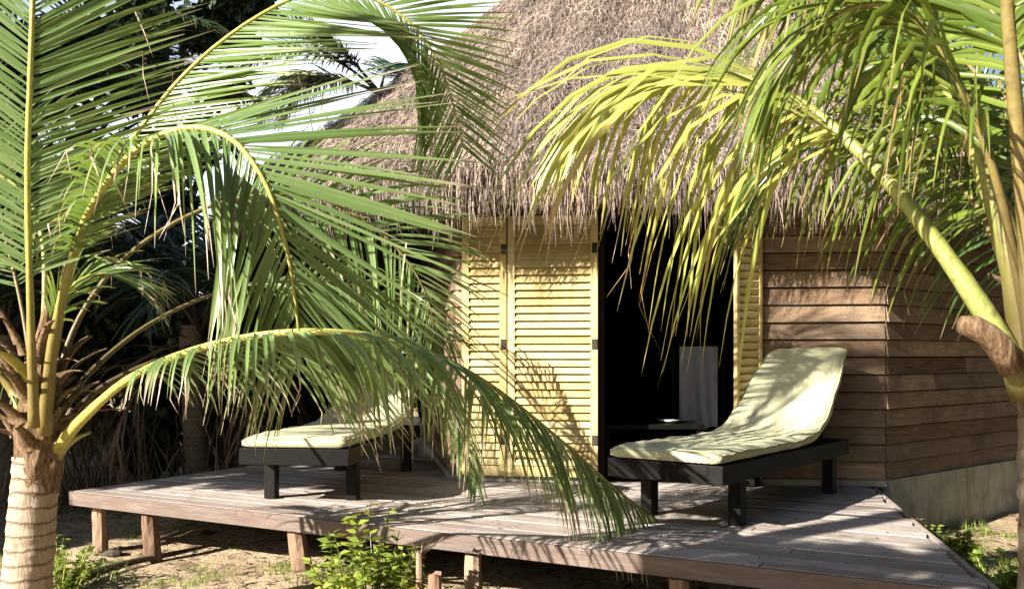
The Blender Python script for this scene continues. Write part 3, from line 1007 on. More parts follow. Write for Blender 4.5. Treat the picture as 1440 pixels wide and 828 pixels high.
# F0 low frond sweeping over the deck to the right
frond(palm, PX([(72, 640, 4.6), (120, 585, 4.4), (190, 527, 4.15), (300, 484, 3.9), (430, 466, 3.75), (560, 480, 3.95), (680, 535, 4.35), (790, 620, 4.85), (880, 700, 5.25), (918, 727, 5.45)]),
      [(0.0, -.9, .3), (0, -.9, .2), (-.3, -.8, -.3)], L=.70, t0=.20, n=112, width=.021, droop=(3.2, 2.8), ang=(60, 44, 22), lift=-.3, dry=.45,
      rad=(.022, .005), prof=((0, .35), (.15, .7), (.35, .95), (.7, 1.05), (.9, .8), (1, .45)), jit=.06, brown=(-.1, .12))
# F1 the big arch in front
frond(palm, PX([(62, 610, 4.5), (75, 480, 4.4), (105, 350, 4.3), (135, 280, 4.22), (190, 212, 4.12), (260, 180, 4.02), (325, 195, 3.95), (372, 255, 3.92), (398, 330, 3.95), (413, 405, 4.0), (424, 500, 4.1)]),
      [(.2, .8, .5), (.3, .8, .5), (.8, .4, .5), (1, .1, .25), (1, 0, .1)], L=1.08, t0=.30, n=94, width=.023, droop=(.08, 1.25), ang=(66, 52, 26), lift=-.1, dry=.38,
      rad=(.024, .006), prof=((0, .22), (.14, .55), (.3, 1), (.65, .95), (.9, .75), (1, .5)), side=(1, .88), jit=.04, twist=.3)
# F2 tall arch up against the sky
frond(palm, PX([(60, 600, 4.7), (95, 400, 4.8), (150, 250, 4.85), (200, 178, 4.9), (260, 105, 4.95), (340, 38, 5.0), (430, -8, 5.05), (510, -6, 5.1), (575, 30, 5.15), (615, 85, 5.2), (638, 150, 5.22), (652, 215, 5.25)]),
      [(.9, -.2, -.5), (.9, -.2, -.5), (.7, -.25, -.6), (.1, -.3, -1), (-.8, -.2, -.6), (-.9, -.2, -.4)], L=.98, t0=.36, n=120, width=.019, droop=(.05, .15), sfrom=(0, .52), ang=(58, 44, 40), lift=.15, mat='leaf_back', dry=.1,
      rad=(.018, .005), side=(1, .75), jit=.03, twist=.2)
# F3 upright at the far left
frond(palm, PX([(48, 600, 4.4), (42, 400, 4.25), (39, 240, 4.15), (43, 100, 4.05), (49, -60, 4.0), (58, -170, 3.95)]),
      (1, .15, 0), L=.74, t0=.30, n=80, width=.022, droop=(.12, .1), ang=(64, 60, 40), lift=.1, dry=.1, rad=(.019, .010), jit=.03, twist=.25, prof=((0, .6), (.1, .9), (.5, 1), (1, .8)))
# F5 curling out to the left
frond(palm, PX([(50, 580, 4.55), (62, 440, 4.6), (58, 330, 4.7), (25, 262, 4.8), (-40, 238, 4.95), (-130, 262, 5.1)]),
      [(.3, -.9, .2), (.3, -.9, .0)], L=.70, t0=.45, n=36, width=.019, droop=(1.3, 1.6), ang=(60, 45, 30), lift=-.1, dry=.35, rad=(.014, .005))
frond(palm, PX([(45, 620, 4.55), (20, 560, 4.65), (-30, 500, 4.75), (-100, 480, 4.9)]),
      [(.1, -.8, .5)], L=.55, t0=.15, n=30, width=.019, droop=(.6, 1.2), ang=(50, 40, 30), lift=.1, dry=.2, rad=(.017, .005))
# F6 behind F1 ending near the shutter
frond(palm, PX([(66, 590, 4.75), (110, 450, 4.95), (190, 350, 5.1), (310, 285, 5.25), (430, 275, 5.35), (520, 315, 5.4), (575, 370, 5.42), (603, 425, 5.42), (612, 470, 5.42)]),
      [(.3, .8, .3), (.8, .3, .4), (1, 0, .2)], L=.72, t0=.50, n=50, width=.019, droop=(.5, 1.6), ang=(60, 48, 26), lift=-.05, dry=.25, rad=(.013, .004), jit=.05, rmat='rachis_old')
frond(palm, PX([(72, 615, 4.9), (150, 540, 5.1), (280, 490, 5.4), (430, 478, 5.75), (550, 500, 6.0), (625, 560, 6.15), (660, 630, 6.2), (672, 690, 6.25)]),
      [(0, -.9, .3), (.2, -.9, .2), (.8, -.6, 0)], L=.55, t0=.42, n=70, width=.022, droop=(2.4, 2.0), ang=(58, 46, 24), lift=-.1, dry=.25, rad=(.013, .004), rmat='rachis_old')
# F7 dark ones behind, reaching back over the deck
frond(palm, PX([(72, 600, 4.8), (130, 520, 5.0), (220, 450, 5.3), (330, 405, 5.7), (450, 395, 6.1), (560, 420, 6.4), (640, 480, 6.6)]),
      [(.3, .9, .2), (.7, .6, .2)], L=.75, t0=.45, n=50, width=.020, droop=(1.0, 1.4), ang=(60, 48, 26), lift=-.05, dry=.2, rad=(.012, .004), mat='leaf', rmat='rachis_old')
frond(palm, PX([(52, 580, 4.8), (30, 430, 5.1), (-5, 300, 5.4), (-60, 190, 5.6), (-150, 110, 5.8)]),
      [(.6, .5, .5)], L=.9, t0=.3, n=56, width=.020, droop=(.4, .4), ang=(60, 50, 30), lift=.05, dry=.1, rad=(.012, .006), rmat='rachis_old')
frond(palm, PX([(60, 560, 4.6), (66, 480, 4.6), (95, 410, 4.65), (140, 385, 4.7), (200, 400, 4.8)]),
      [(.1, .9, .3)], L=.5, t0=.4, n=34, width=.018, droop=(.7, 1.0), ang=(55, 40, 25), lift=.0, dry=.3, rad=(.014, .004))

# ------------------------------------------------------------------ near palm on the right
rp = empty('coconut_palm', (1.52, 2.62, -.42), 'close grey-trunked coconut palm with thick petioles and yellow hanging leaves at the right edge', 'palm tree', 'coconut palms')
bx_ = at(1478, 900, 2.62); tx_ = at(1480, 470, 2.62)
mb = trunk_geo((1.60, 2.62, -.5), (1.58, 2.62, 1.02), .145, .130, flare=1.2, sp=.10)
mb.build('trunk', M['palm_trunk_near'], rp, smooth=True)
mb = MB(); mb.tube([(1.58, 2.62, .85), (1.58, 2.62, 1.05), (1.58, 2.62, 1.3), (1.58, 2.62, 1.6), (1.58, 2.62, 1.9)], [.136, .138, .11, .07, .03], 16, wob=.07)
mb.build('crown_fibre', M['fibre'], rp)
for i in range(7):
    az = i * 2.399 + 2.0; z = .98 + i * .05
    leaf_base(rp, (1.58 + .10 * math.cos(az), 2.62 + .10 * math.sin(az), z), az, random.uniform(.15, .24), .05, elev=1.1)
# broken stub of an old leaf pointing left
mb = MB()
mb.tube(PX([(1425, 520, 2.55), (1405, 486, 2.54), (1388, 470, 2.53), (1370, 460, 2.53), (1350, 456, 2.53)]), [.036, .036, .034, .032, .024], 12, wob=.06)

mb.build('leaf_stub', M['fibre'], rp, smooth=True)
# S1 arching left with yellow hanging leaflets
frond(rp, PX([(1440, 560, 2.6), (1420, 500, 2.58), (1385, 440, 2.6), (1330, 360, 2.65), (1262, 270, 2.72), (1200, 205, 2.8), (1130, 148, 2.92), (1050, 112, 3.06), (965, 98, 3.2), (885, 116, 3.32), (820, 160, 3.4), (778, 205, 3.42)]),
      [(-.1, -.9, .0), (0, -.9, .0)], L=.92, t0=.42, n=50, width=.021, droop=(3.0, 4.0), ang=(52, 38, 22), lift=-.55, mat='leaf_yellow', rmat='rachis_near', dry=.35,
      rad=(.024, .004), brown=(0, .1), prof=((0, 1.3), (.25, 1.3), (.5, .88), (.8, .45), (1, .25)), jit=.13)
# S2 thick petiole rising, fronds hanging from above
frond(rp, PX([(1450, 520, 2.6), (1432, 400, 2.58), (1395, 270, 2.6), (1348, 150, 2.62), (1290, 40, 2.66), (1230, -40, 2.70), (1165, -85, 2.75), (1100, -100, 2.8)]),
      [(-.2, -.9, .2), (0, -.9, .0)], L=.88, t0=.40, n=50, width=.023, droop=(3.6, 4.2), ang=(50, 36, 25), lift=-.3, mat='leaf_near', rmat='rachis_near', dry=.25,
      rad=(.036, .006), jit=.16)
frond(rp, PX([(1455, 520, 2.5), (1430, 380, 2.4), (1400, 250, 2.3), (1350, 120, 2.25), (1280, 20, 2.25), (1200, 10, 2.3), (1130, 60, 2.35), (1080, 130, 2.4)]),
      [(-.2, -.8, .2), (-.3, -.9, .0)], L=.62, t0=.42, n=38, width=.018, droop=(2.8, 3.6), ang=(46, 34, 20), lift=-.2, mat='leaf_near', rmat='rachis_old', dry=.2,
      rad=(.013, .004), jit=.18)
frond(rp, PX([(1455, 520, 2.7), (1420, 400, 2.9), (1380, 300, 3.1), (1310, 220, 3.3), (1220, 185, 3.5), (1130, 200, 3.7), (1060, 250, 3.85)]),
      [(-.1, .8, .3), (-.2, .9, .2)], L=.85, t0=.35, n=56, width=.019, droop=(2.6, 3.4), ang=(50, 38, 22), lift=-.2, mat='leaf_near', rmat='rachis_old', dry=.25,
      rad=(.014, .004), jit=.15)
frond(rp, PX([(1460, 520, 2.75), (1450, 350, 3.0), (1420, 200, 3.3), (1370, 100, 3.6), (1290, 40, 3.9), (1190, 30, 4.1)]),
      [(-.1, .8, .3), (-.2, .9, .2)], L=.9, t0=.3, n=60, width=.021, droop=(1.6, 2.4), ang=(58, 45, 25), lift=0, mat='leaf_near', rmat='rachis_old', dry=.15,
      rad=(.014, .005), jit=.14)
frond(rp, PX([(1455, 560, 2.7), (1440, 420, 2.9), (1410, 320, 3.2), (1350, 250, 3.6), (1270, 230, 4.0)]),
      [(.2, -.8, .3), (0, .9, .2)], L=.6, t0=.3, n=44, width=.019, droop=(1.6, 1.6), ang=(58, 45, 25), lift=0, mat='leaf_deep', rmat='rachis_old', dry=.15,
      rad=(.012, .004), jit=.14)
frond(rp, PX([(1465, 540, 2.8), (1455, 400, 3.1), (1440, 260, 3.5), (1400, 150, 3.9), (1340, 90, 4.3), (1260, 90, 4.7)]),
      [(.6, .6, .3), (.4, .9, .2)], L=.9, t0=.3, n=60, width=.023, droop=(1.2, 1.6), ang=(60, 48, 28), lift=0, mat='leaf_deep', rmat='rachis_old', dry=.15,
      rad=(.014, .005), jit=.14)
frond(rp, PX([(1480, 520, 2.7), (1490, 380, 2.8), (1480, 230, 2.9), (1440, 90, 3.0), (1370, -10, 3.1), (1290, -40, 3.2)]),
      [(-.6, .5, .3), (-.4, .9, .2)], L=.8, t0=.3, n=50, width=.021, droop=(2.0, 2.4), ang=(56, 44, 28), lift=0, mat='leaf_near', rmat='rachis_old', dry=.15,
      rad=(.014, .005), jit=.14)
# S3 upright stem on the edge
frond(rp, PX([(1462, 560, 2.35), (1448, 380, 2.3), (1432, 200, 2.25), (1420, 60, 2.2), (1410, -80, 2.15), (1400, -260, 2.1)]),
      [(-.8, .6, .0)], L=.7, t0=.62, n=30, width=.026, droop=(.9, .9), ang=(55, 45, 30), lift=0, mat='leaf_near', rmat='rachis_old', dry=.15, rad=(.021, .011), jit=.12)

# ------------------------------------------------------------------ generic palms
def simple_palm(x, y, h, nf, flen, label, mat='leaf_shaded', rmat='rachis_far', tmat='palm_trunk_far', dead=0, group='palms growing behind the hut and deck', r=.11, L=.9, n=46, width=.04, azs=None, sd=0, elr=(.35, 1.35)):
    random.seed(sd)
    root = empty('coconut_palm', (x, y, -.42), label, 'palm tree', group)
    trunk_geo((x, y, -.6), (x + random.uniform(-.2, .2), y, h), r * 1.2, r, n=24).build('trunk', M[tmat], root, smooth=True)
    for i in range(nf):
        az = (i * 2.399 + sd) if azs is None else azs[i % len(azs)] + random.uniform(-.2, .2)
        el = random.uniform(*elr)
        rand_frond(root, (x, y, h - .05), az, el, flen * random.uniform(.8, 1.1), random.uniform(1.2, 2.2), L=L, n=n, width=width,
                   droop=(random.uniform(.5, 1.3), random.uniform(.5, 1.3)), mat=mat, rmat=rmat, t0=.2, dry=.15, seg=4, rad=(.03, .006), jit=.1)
    for i in range(dead):
        az = i * 2.399 + .7
        rand_frond(root, (x, y, h - .15), az, random.uniform(-.6, .1), flen * .8, random.uniform(1.3, 2.0), L=L * .7, n=30, width=width * .6,
                   droop=(2.0, 2.0), mat='leaf_dead', rmat='rachis_dead', t0=.15, dry=.0, seg=4, name='dead_frond', rad=(.025, .006), jit=.2, broken=.2)
    return root


simple_palm(-3.1, 9.2, 1.3, 9, 2.0, 'short shaggy palm with dead fronds behind the left end of the deck', dead=5, sd=3)
simple_palm(-4.9, 8.9, 1.2, 10, 2.2, 'squat palm with a dead frond skirt left of the deck behind the pale trunk', dead=5, sd=5)
simple_palm(-6.8, 11.5, 3.2, 13, 2.8, 'mid height dark palm at the far left behind the upright frond', dead=2, sd=9)
simple_palm(-6.2, 13.4, 4.4, 14, 2.8, 'tall dark palm whose crown fills the upper left behind the arching fronds', dead=3, sd=12)
simple_palm(-2.5, 17.5, 6.0, 12, 3.0, 'far palm whose dark fronds hang over the left slope of the thatch', dead=0, sd=15, width=.04, n=70, L=.8, azs=[3.14, 2.8, 3.5, .4, 1.6, .9], elr=(.3, 1.0))

# shade palm standing left of the camera, outside the picture
simple_palm(-3.85, 0.0, 3.5, 18, 1.25, 'tall palm left of the viewpoint that dapples the deck', mat='leaf', rmat='rachis', tmat='palm_trunk', group='palms outside the picture', sd=21, L=.55, n=44, width=.06, elr=(.0, .6))


simple_palm(-4.25, 1.0, 5.7, 4, 1.4, 'taller palm farther left of the viewpoint', mat='leaf', rmat='rachis', tmat='palm_trunk', group='palms outside the picture', sd=27, L=.7, n=40, width=.035, elr=(.0, .7))

# ------------------------------------------------------------------ broadleaf trees
def tree(x, y, h, cr, nclump, nleaf, label, group, lsize=.16, low=.25, mat='tree_leaf', name='broadleaf_tree', sd=1, flat=.75, z0=-.42):
    rs = np.random.default_rng(sd); random.seed(sd)
    root = empty(name, (x, y, z0), label, 'tree', group)
    mb = MB()
    top = np.array([x, y, h * .75])
    mb.tube([(x, y, z0 - .2), (x + .1, y, h * .3), tuple(top)], [.2, .15, .05], 10, wob=.05)
    cl = []
    for i in range(nclump):
        a = rs.uniform(0, 2 * PI); rr = cr * math.sqrt(rs.uniform(0.05, 1)); zz = h * rs.uniform(low, 1.0)
        sc = 1 - .55 * abs((zz / h - .6)) ** 1.2
        c = np.array([x + rr * sc * math.cos(a), y + rr * sc * math.sin(a), zz])
        cl.append((c, rs.uniform(.28, .6) * cr * .45))
        if i % 3 == 0:
            b0 = np.array([x, y, h * rs.uniform(.25, .6)])
            mb.tube([b0, (b0 + c) / 2 + rs.normal(0, .12, 3), c], [.07, .045, .015], 6)
    mb.build('trunk', M['bark'], root, smooth=True)
    V = []; rn = []
    per = nleaf // nclump
    for c, r_ in cl:
        d = nrm(rs.normal(0, 1, (per, 3))) * (rs.random((per, 1)) ** .45) * r_ * np.array([1, 1, flat])
        p = c + d
        ax = nrm(rs.normal(0, 1, (per, 3)) + np.array([0, 0, -.4])); sd_ = nrm(np.cross(ax, rs.normal(0, 1, (per, 3))))
        L_ = lsize * rs.uniform(.6, 1.3, (per, 1)); w = L_ * .28
        V.append(np.stack([p, p + ax * L_ * .45 + sd_ * w, p + ax * L_, p + ax * L_ * .45 - sd_ * w], 1).reshape(-1, 3))
        rn.append(np.repeat(np.clip(rs.random(per) * .6 + rs.random() * .4, 0, 1), 4))
    V = np.vstack(V); Q = np.arange(len(V)).reshape(-1, 4)
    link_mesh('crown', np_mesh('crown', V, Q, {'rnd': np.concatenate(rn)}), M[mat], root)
    return root


G = 'dark trees behind the deck'
tree(-7.6, 14.5, 8.5, 2.3, 46, 26000, 'dark leafy tree rising highest at the upper left behind the fronds', G, sd=1, low=.1)
tree(-5.5, 14.6, 8.6, 1.7, 30, 16000, 'high dark crown in the gap between the upright frond and the tall arching frond', G, sd=11, low=.62)
tree(-2.6, 15.5, 2.9, 2.4, 34, 16000, 'low dark bushy tree behind the left lounger', G, sd=2, low=.0)
tree(-8.8, 12.5, 5.0, 2.6, 36, 16000, 'dark bushy tree beyond the far left edge', G, sd=4, low=.0)
tree(-3.3, 10.6, 2.2, 1.5, 30, 14000, 'dense dark shrub right behind the left end of the deck', G, sd=55, low=.0, name='shrub_tree')
tree(-4.6, 11.6, 3.5, 1.7, 40, 18000, 'dense dark shrub behind the squat palm', G, sd=5, low=.0, name='shrub_tree')
tree(9.5, 13.0, 7.0, 3.0, 44, 18000, 'dark tree right of the hut behind the near palm', G, sd=6, low=.0)
tree(6.9, 7.2, 3.2, 1.5, 30, 9000, 'dark shrub beside the right wall of the hut', G, sd=7, low=.0, name='shrub_tree')
# shading trees on the sun side, outside the frame
tree(-8.5, 5.2, 7.0, 2.3, 44, 20000, 'leafy tree left of the picture that shades the back of the garden', 'trees outside the picture', sd=8, low=.12, lsize=.36)
tree(-11.4, 5.0, 8.5, 3.0, 50, 20000, 'larger leafy tree farther left of the picture', 'trees outside the picture', sd=9, low=.12, lsize=.4)


GO = 'trees outside the picture'  # unseen trees added around the view to cut the skylight
for i_, (x_, y_, h_, c_, lab) in enumerate(((9.5, -3.5, 9, 3.6, 'large unseen tree added to block skylight, to the right behind the viewpoint'), (4.0, -8.5, 10, 4.0, 'large unseen tree added to block skylight, behind the viewpoint'),
                                           (11.5, 4.0, 9, 3.4, 'large unseen tree added to block skylight, right of the near palm'), (-2.5, -11.0, 8, 3.4, 'unseen tree added to block skylight, behind and left of the viewpoint'),
                                           (-13.0, 9.5, 9, 3.6, 'large unseen tree added to block skylight, left of the hut'),
                                           (7.0, .0, 8, 2.6, 'large unseen tree added to block skylight, to the right of the viewpoint'))):
    tree(x_, y_, h_, c_, 50, 12000, lab, GO, sd=60 + i_, low=.03, lsize=.9)


# far wood at the horizon
def leaf_cloud(name, cs, nper, size, mat, rs, rad):
    V = []; rn = []
    for c in cs:
        d = nrm(rs.normal(0, 1, (nper, 3))) * (rs.random((nper, 1)) ** .5) * rad
        p = np.array(c) + d
        ax = nrm(rs.normal(0, 1, (nper, 3))); sd_ = nrm(np.cross(ax, rs.normal(0, 1, (nper, 3))))
        L_ = size * rs.uniform(.6, 1.3, (nper, 1)); w = L_ * .3
        V.append(np.stack([p, p + ax * L_ * .45 + sd_ * w, p + ax * L_, p + ax * L_ * .45 - sd_ * w], 1).reshape(-1, 3))
        rn.append(np.repeat(rs.random(nper), 4))
    V = np.vstack(V)
    return np_mesh(name, V, np.arange(len(V)).reshape(-1, 4), {'rnd': np.concatenate(rn)})


rs = np.random.default_rng(31)
cs = [(rs.uniform(-40, 40), rs.uniform(30, 40), rs.uniform(-.5, 4.0)) for _ in range(180)]
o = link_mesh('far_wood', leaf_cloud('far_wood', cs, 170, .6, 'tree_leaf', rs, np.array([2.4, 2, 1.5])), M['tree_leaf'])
tag(o, 'distant dark woodland closing the view behind the garden', 'woodland', kind='stuff')

# ------------------------------------------------------------------ ground cover
def blades(name, spots, n, h, w, mat, rs, spread):
    V = []; rn = []
    for (x, y, s) in spots:
        k_ = int(n * s)
        p = np.stack([x + rs.normal(0, spread * s, k_), y + rs.normal(0, spread * s, k_), np.zeros(k_)], 1)
        p[:, 2] = [gz(a, b) - .01 for a, b in p[:, :2]]
        a = rs.uniform(0, 2 * PI, k_); lean = rs.uniform(.1, .7, k_)
        d = np.stack([np.cos(a) * lean, np.sin(a) * lean, np.ones(k_)], 1); d = nrm(d)
        L_ = h * rs.uniform(.4, 1.2, (k_, 1)) * s; sd_ = np.stack([-np.sin(a), np.cos(a), np.zeros(k_)], 1) * w / 2
        m_ = p + d * L_ * .6; e = p + nrm(d + np.array([0, 0, -.5]) + 0 * d) * L_
        V.append(np.stack([p - sd_, p + sd_, m_ + sd_ * .8, m_ - sd_ * .8, m_ - sd_ * .8, m_ + sd_ * .8, e + sd_ * .1, e - sd_ * .1], 1).reshape(-1, 3))
        rn.append(np.repeat(rs.random(k_), 8))
    V = np.vstack(V)
    return np_mesh(name, V, np.arange(len(V)).reshape(-1, 4), {'rnd': np.concatenate(rn)})


def gp(px, py):
    Z = 1.42 * F / (py - HZ); q = at(px, py, Z); return q[0], q[1]


rs = np.random.default_rng(5)
sp = []
for px, py, s in ((150, 815, .8), (128, 790, .6), (300, 822, .5), (285, 800, .4), (225, 825, .5), (262, 740, .5), (520, 822, .9), (560, 815, .6), (330, 770, .3), (90, 810, .9), (440, 826, .7),
                  (1330, 790, 1.0), (1360, 770, .8), (1290, 735, .8), (390, 815, .6)):
    x, y = gp(px, py); sp.append((x, y, s))
for _ in range(60):
    sp.append((rs.uniform(-7, 1), rs.uniform(3.5, 9), rs.uniform(.15, .5)))
for _ in range(40):
    sp.append((rs.uniform(2.6, 6), rs.uniform(4.5, 8), rs.uniform(.4, 1.0)))
o = link_mesh('grass_tufts', blades('grass_tufts', sp, 130, .13, .006, 'weed', rs, .12), M['weed'])
tag(o, 'sparse green grass tufts growing on the sandy ground', 'grass', kind='stuff')


def litter():
    V = []; rn = []; n = 14000
    rs = np.random.default_rng(77)
    x = rs.uniform(-7, 4.5, n); y = rs.uniform(3.8, 11, n)
    p = np.stack([x, y, [gz(a, b) + .008 for a, b in zip(x, y)]], 1)
    a = rs.uniform(0, 2 * PI, n); L_ = rs.uniform(.02, .16, (n, 1)); w = rs.uniform(.002, .012, (n, 1))
    d = np.stack([np.cos(a), np.sin(a), rs.uniform(-.02, .18, n)], 1); s = np.stack([-np.sin(a), np.cos(a), rs.uniform(-.2, .2, n)], 1)
    V = np.stack([p - s * w, p + d * L_ * .5 - s * w * 1.5, p + d * L_, p + d * L_ * .5 + s * w], 1).reshape(-1, 3)
    return np_mesh('leaf_litter', V, np.arange(len(V)).reshape(-1, 4), {'rnd': np.repeat(rs.random(n), 4)})


o = link_mesh('leaf_litter', litter(), M['leaf_dead']); tag(o, 'dry leaf litter and twigs scattered over the sand', 'litter', kind='stuff')


def deck_litter():
    rs = np.random.default_rng(91); n = 260
    u = rs.uniform(.1, 5.6, n); v_ = rs.uniform(.05, 2.2, n)
    p = np.array([dk(a, b, .006) for a, b in zip(u, v_)])
    a = rs.uniform(0, 2 * PI, n); L_ = rs.uniform(.01, .09, (n, 1)) * np.where(rs.random((n, 1)) < .2, 2, 1); w = rs.uniform(.0015, .006, (n, 1))
    d = np.stack([np.cos(a), np.sin(a), rs.uniform(0, .08, n)], 1); s_ = np.stack([-np.sin(a), np.cos(a), rs.uniform(-.1, .1, n)], 1)
    V = np.stack([p - s_ * w * .3, p + d * L_ * .5 - s_ * w, p + d * L_, p + d * L_ * .5 + s_ * w], 1).reshape(-1, 3)
    return np_mesh('fallen_leaf_bits', V, np.arange(len(V)).reshape(-1, 4), {'rnd': np.repeat(rs.random(n), 4)})


o = link_mesh('fallen_leaf_bits', deck_litter(), M['leaf_dead']); tag(o, 'dry leaf bits scattered over the deck boards', 'litter', kind='stuff')


def sticks():
    mb = MB(); rs = np.random.default_rng(19); random.seed(19)
    for _ in range(150):
        px = rs.uniform(75, 345); Z = rs.uniform(8.6, 9.8)
        x = (px - 720) / F * Z
        h = rs.uniform(.3, 1.15); lx = rs.normal(0, .25); ly = rs.normal(0, .15)
        z = gz(x, Z)
        mb.tube([(x, Z, z), (x + lx * .5 + rs.normal(0, .03), Z + ly * .5, z + h * .55), (x + lx * 1.1, Z + ly, z + h)], [rs.uniform(.006, .014), .008, .003], 5, r=rs.random())
    return mb


o = sticks().build('dry_brush', M['rachis_dead']); tag(o, 'tangle of dry sticks and dead leaf stalks behind the left end of the deck', 'brush', kind='stuff')


def bush(x, y, h, nst, label, name, mat, group=None, sd=1, ls=.045, nl=26, spread=.3, z=None):
    rs = np.random.default_rng(sd)
    z0 = gz(x, y) if z is None else z
    root = empty(name, (x, y, z0), label, 'plant', group)
    mb = MB(); V = []; rn = []
    for i in range(nst):
        a = rs.uniform(0, 2 * PI); r_ = spread * math.sqrt(rs.random()); hh = h * rs.uniform(.45, 1.0) * (1 - .4 * r_ / spread)
        p0 = np.array([x + r_ * .35 * math.cos(a), y + r_ * .35 * math.sin(a), z0 - .02]); p2 = np.array([x + r_ * math.cos(a), y + r_ * math.sin(a), z0 + hh])
        p1 = (p0 + p2) / 2 + rs.normal(0, .02, 3)
        mb.tube([p0, p1, p2], [.005, .004, .002], 5)
        for k_ in range(nl):
            t = rs.uniform(.2, 1.0); p = p0 * (1 - t) ** 2 + 2 * p1 * t * (1 - t) + p2 * t * t
            b = rs.uniform(0, 2 * PI); ax = nrm(np.array([math.cos(b), math.sin(b), rs.uniform(-.1, .8)])); sd_ = nrm(np.cross(ax, rs.normal(0, .35, 3) + np.array([0, 0, 1])))
            L_ = ls * rs.uniform(.6, 1.3); w = L_ * .3
            V.append([p, p + ax * L_ * .4 + sd_ * w, p + ax * L_ + np.array([0, 0, -.15]) * L_, p + ax * L_ * .4 - sd_ * w]); rn += [rs.random()] * 4
    mb.build('stems', M['rachis_far'] if mat == 'bush' else M['rachis'], root)
    V = np.array(V).reshape(-1, 3)
    link_mesh('leaves', np_mesh('leaves', V, np.arange(len(V)).reshape(-1, 4), {'rnd': rn}), M[mat], root)
    return root


x, y = at(520, 500, 4.75)[:2]
bush(x - .0, y, .72, 46, 'bright yellow-green shrub in front of the deck edge', 'shrub', 'bush', sd=3, ls=.062, nl=34, spread=.34)
x, y = at(450, 500, 4.5)[:2]
bush(x, y, .34, 34, 'low yellow-green weed left of the taller bright shrub', 'weed', 'bush', sd=4, ls=.04, spread=.3)
x, y = at(88, 500, 5.6)[:2]
bush(x, y, .42, 26, 'leafy green weed right behind the pale ringed trunk', 'weed', 'weed', sd=6, ls=.05, spread=.26)
x, y = at(150, 500, 5.1)[:2]
bush(x, y, .12, 14, 'small green weed on the sand between trunk and first deck post', 'weed', 'weed', sd=7, ls=.04, spread=.16)
x, y = at(1345, 500, 6.3)[:2]
bush(x, y, .32, 18, 'yellowish grass clump at the foot of the concrete plinth', 'weed', 'bush', sd=9, ls=.06, spread=.2)
x, y = at(1300, 500, 6.7)[:2]
bush(x, y, .22, 16, 'low weed against the plinth beside the deck corner', 'weed', 'bush', sd=10, ls=.05, spread=.2)
x, y = at(1400, 500, 5.2)[:2]
bush(x, y, .35, 20, 'dark weed right of the deck corner below the near palm', 'weed', 'weed', sd=11, ls=.07, spread=.3)

# stumps in front of the deck
for px, Z, top, w, lab in ((612, 4.62, -.09, .035, 'short reddish cut stump with a pale top in front of the deck edge'), (590, 4.7, -.0, .018, 'thin dead stem standing beside the cut stump')):
    q = at(px, 500, Z)
    o = post_mesh(q[0], q[1], -.55, top, w, (0, 0)).build('stump', M['post']); tag(o, lab, 'stump')
# dead twig plant
mb = MB(); q = at(592, 500, 4.7); random.seed(4)
for _ in range(16):
    a = random.uniform(0, 6.28); e = random.uniform(.05, .12)
    mb.tube([(q[0], q[1], -.02), (q[0] + .5 * e * math.cos(a), q[1] + .5 * e * math.sin(a), .03), (q[0] + e * math.cos(a), q[1] + e * math.sin(a), random.uniform(.02, .09))], [.004, .003, .002], 5)
o = mb.build('dead_twigs', M['rachis_dead']); tag(o, 'spray of dead twigs on top of the thin stem at the deck edge', 'twigs')
# charred litter heap and stones
def stone(px, py, r, lab, mat='stone', sd=0):
    x, y = gp(px, py); rs = np.random.default_rng(sd); mb = MB(); vs = []; n = 9; m_ = 6
    for i in range(m_ + 1):
        ph = PI * i / m_
        for k_ in range(n):
            th = 2 * PI * k_ / n; rr = r * (1 + rs.normal(0, .13))
            vs.append((x + rr * math.sin(ph) * math.cos(th), y + rr * math.sin(ph) * math.sin(th) * .8, gz(x, y) + r * .15 + rr * .55 * math.cos(ph)))
    fs = [(i * n + k_, (i + 1) * n + k_, (i + 1) * n + (k_ + 1) % n, i * n + (k_ + 1) % n) for i in range(m_) for k_ in range(n)]
    mb.add(vs, fs)
    o = mb.build('stone', M[mat]); tag(o, lab, 'stone', 'stones on the sand')


stone(118, 825, .05, 'pale stone on the sand nearest to the ringed trunk', sd=1)
stone(160, 772, .07, 'dark charred lump on the sand between trunk and deck post', 'charred', sd=2)
stone(142, 780, .045, 'smaller dark lump left of the charred one', 'charred', sd=3)
stone(290, 752, .05, 'small dark stone on the sand behind the first deck post', 'charred', sd=4)
# dark tube laid on the sand in place of a cast shadow band
mb = MB()
pts = []
for px, py in ((100, 826), (140, 806), (190, 790), (250, 776), (320, 768)):
    x, y = gp(px, py); pts.append((x, y, gz(x, y) + .035 + random.uniform(0, .01)))
mb.tube(pts, [.022, .028, .022, .017, .008], 8, wob=.12)
o = mb.build('shadow_band', M['bark']); tag(o, 'dark tube standing in for a shadow band across the sand by the deck post', 'branch')

# ------------------------------------------------------------------ camera, light, world
cam = bpy.data.cameras.new('camera'); co = bpy.data.objects.new('camera', cam); col.objects.link(co)
co.location = (0, 0, 1.0); co.rotation_euler = (R(90), 0, 0)
cam.sensor_width = 36; cam.lens = 36 * F / 1440; cam.shift_y = 86 / 1440
cam.clip_end = 1500; cam.clip_start = .05
cam.dof.use_dof = True; cam.dof.focus_distance = 5.3; cam.dof.aperture_fstop = 8
scene.camera = co

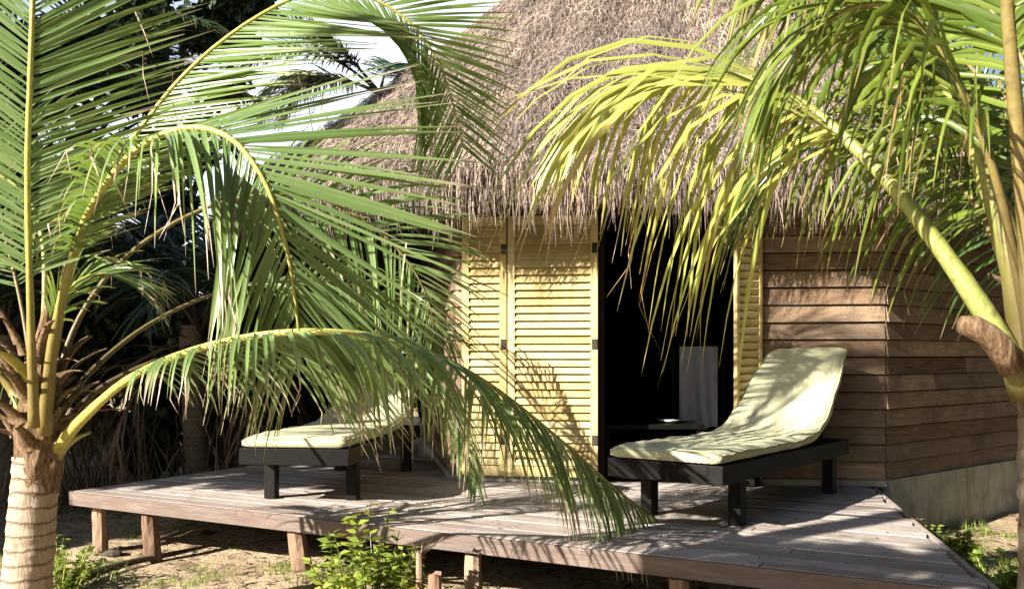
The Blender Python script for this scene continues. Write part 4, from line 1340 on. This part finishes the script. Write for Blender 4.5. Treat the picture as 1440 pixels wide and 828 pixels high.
EL = R(27); AZ = R(54)       # sun stands behind the camera's left shoulder
sdir = Vector((-math.sin(AZ) * math.cos(EL), -math.cos(AZ) * math.cos(EL), math.sin(EL)))
sun = bpy.data.lights.new('sun', 'SUN'); sun.energy = 5.0; sun.angle = R(.5); sun.color = (1.0, .92, .80)
so = bpy.data.objects.new('sun', sun); col.objects.link(so); so.rotation_euler = sdir.to_track_quat('Z', 'Y').to_euler()
w = bpy.data.worlds.new('World'); scene.world = w; w.use_nodes = True
nt = w.node_tree; nt.nodes.clear()
sk = nt.nodes.new('ShaderNodeTexSky'); sk.sky_type = 'NISHITA'; sk.sun_disc = False
sk.sun_elevation = EL; sk.sun_rotation = math.atan2(sdir.x, sdir.y)
sk.air_density = 1.0; sk.dust_density = 1.2; sk.ozone_density = 1.0
bg = nt.nodes.new('ShaderNodeBackground'); bg.inputs[1].default_value = .05
ou = nt.nodes.new('ShaderNodeOutputWorld')
tcw = nt.nodes.new('ShaderNodeTexCoord'); mpw = nt.nodes.new('ShaderNodeMapping'); mpw.inputs['Scale'].default_value = (1, 1, 2.5)
nzw = nt.nodes.new('ShaderNodeTexNoise'); nzw.inputs['Scale'].default_value = 2.2; nzw.inputs['Detail'].default_value = 6
rpw = nt.nodes.new('ShaderNodeValToRGB'); rpw.color_ramp.elements[0].position = .42; rpw.color_ramp.elements[1].position = .56
mxw = nt.nodes.new('ShaderNodeMix'); mxw.data_type = 'RGBA'; mxw.inputs[7].default_value = (9, 9.7, 10.6, 1)
nt.links.new(tcw.outputs['Generated'], mpw.inputs[0]); nt.links.new(mpw.outputs[0], nzw.inputs['Vector']); nt.links.new(nzw.outputs['Fac'], rpw.inputs[0])
dotw = nt.nodes.new('ShaderNodeVectorMath'); dotw.operation = 'DOT_PRODUCT'; dotw.inputs[1].default_value = (-.20, .93, .30)
mrw = nt.nodes.new('ShaderNodeMapRange'); mrw.interpolation_type = 'SMOOTHSTEP'; mrw.inputs[1].default_value = .80; mrw.inputs[2].default_value = .96
adw = nt.nodes.new('ShaderNodeMath'); adw.operation = 'MULTIPLY_ADD'; adw.inputs[1].default_value = 1.0; adw.use_clamp = True
muw = nt.nodes.new('ShaderNodeMath'); muw.operation = 'MULTIPLY'
nt.links.new(tcw.outputs['Generated'], dotw.inputs[0]); nt.links.new(dotw.outputs['Value'], mrw.inputs[0])
adw.inputs[2].default_value = .45; nt.links.new(rpw.outputs[0], adw.inputs[0])
nt.links.new(adw.outputs[0], muw.inputs[0]); nt.links.new(mrw.outputs[0], muw.inputs[1])
nt.links.new(muw.outputs[0], mxw.inputs[0]); nt.links.new(sk.outputs[0], mxw.inputs[6])
nt.links.new(mxw.outputs[2], bg.inputs[0]); nt.links.new(bg.outputs[0], ou.inputs[0])

vs_ = scene.view_settings
vs_.view_transform = 'Standard'; vs_.look = 'None'; vs_.gamma = 1; vs_.exposure = 1.55
vs_.use_curve_mapping = False
cy_ = scene.cycles
cy_.use_denoising = True
cy_.max_bounces = 5; cy_.diffuse_bounces = 1; cy_.glossy_bounces = 2; cy_.transmission_bounces = 3; cy_.transparent_max_bounces = 4
cy_.sample_clamp_indirect = 4
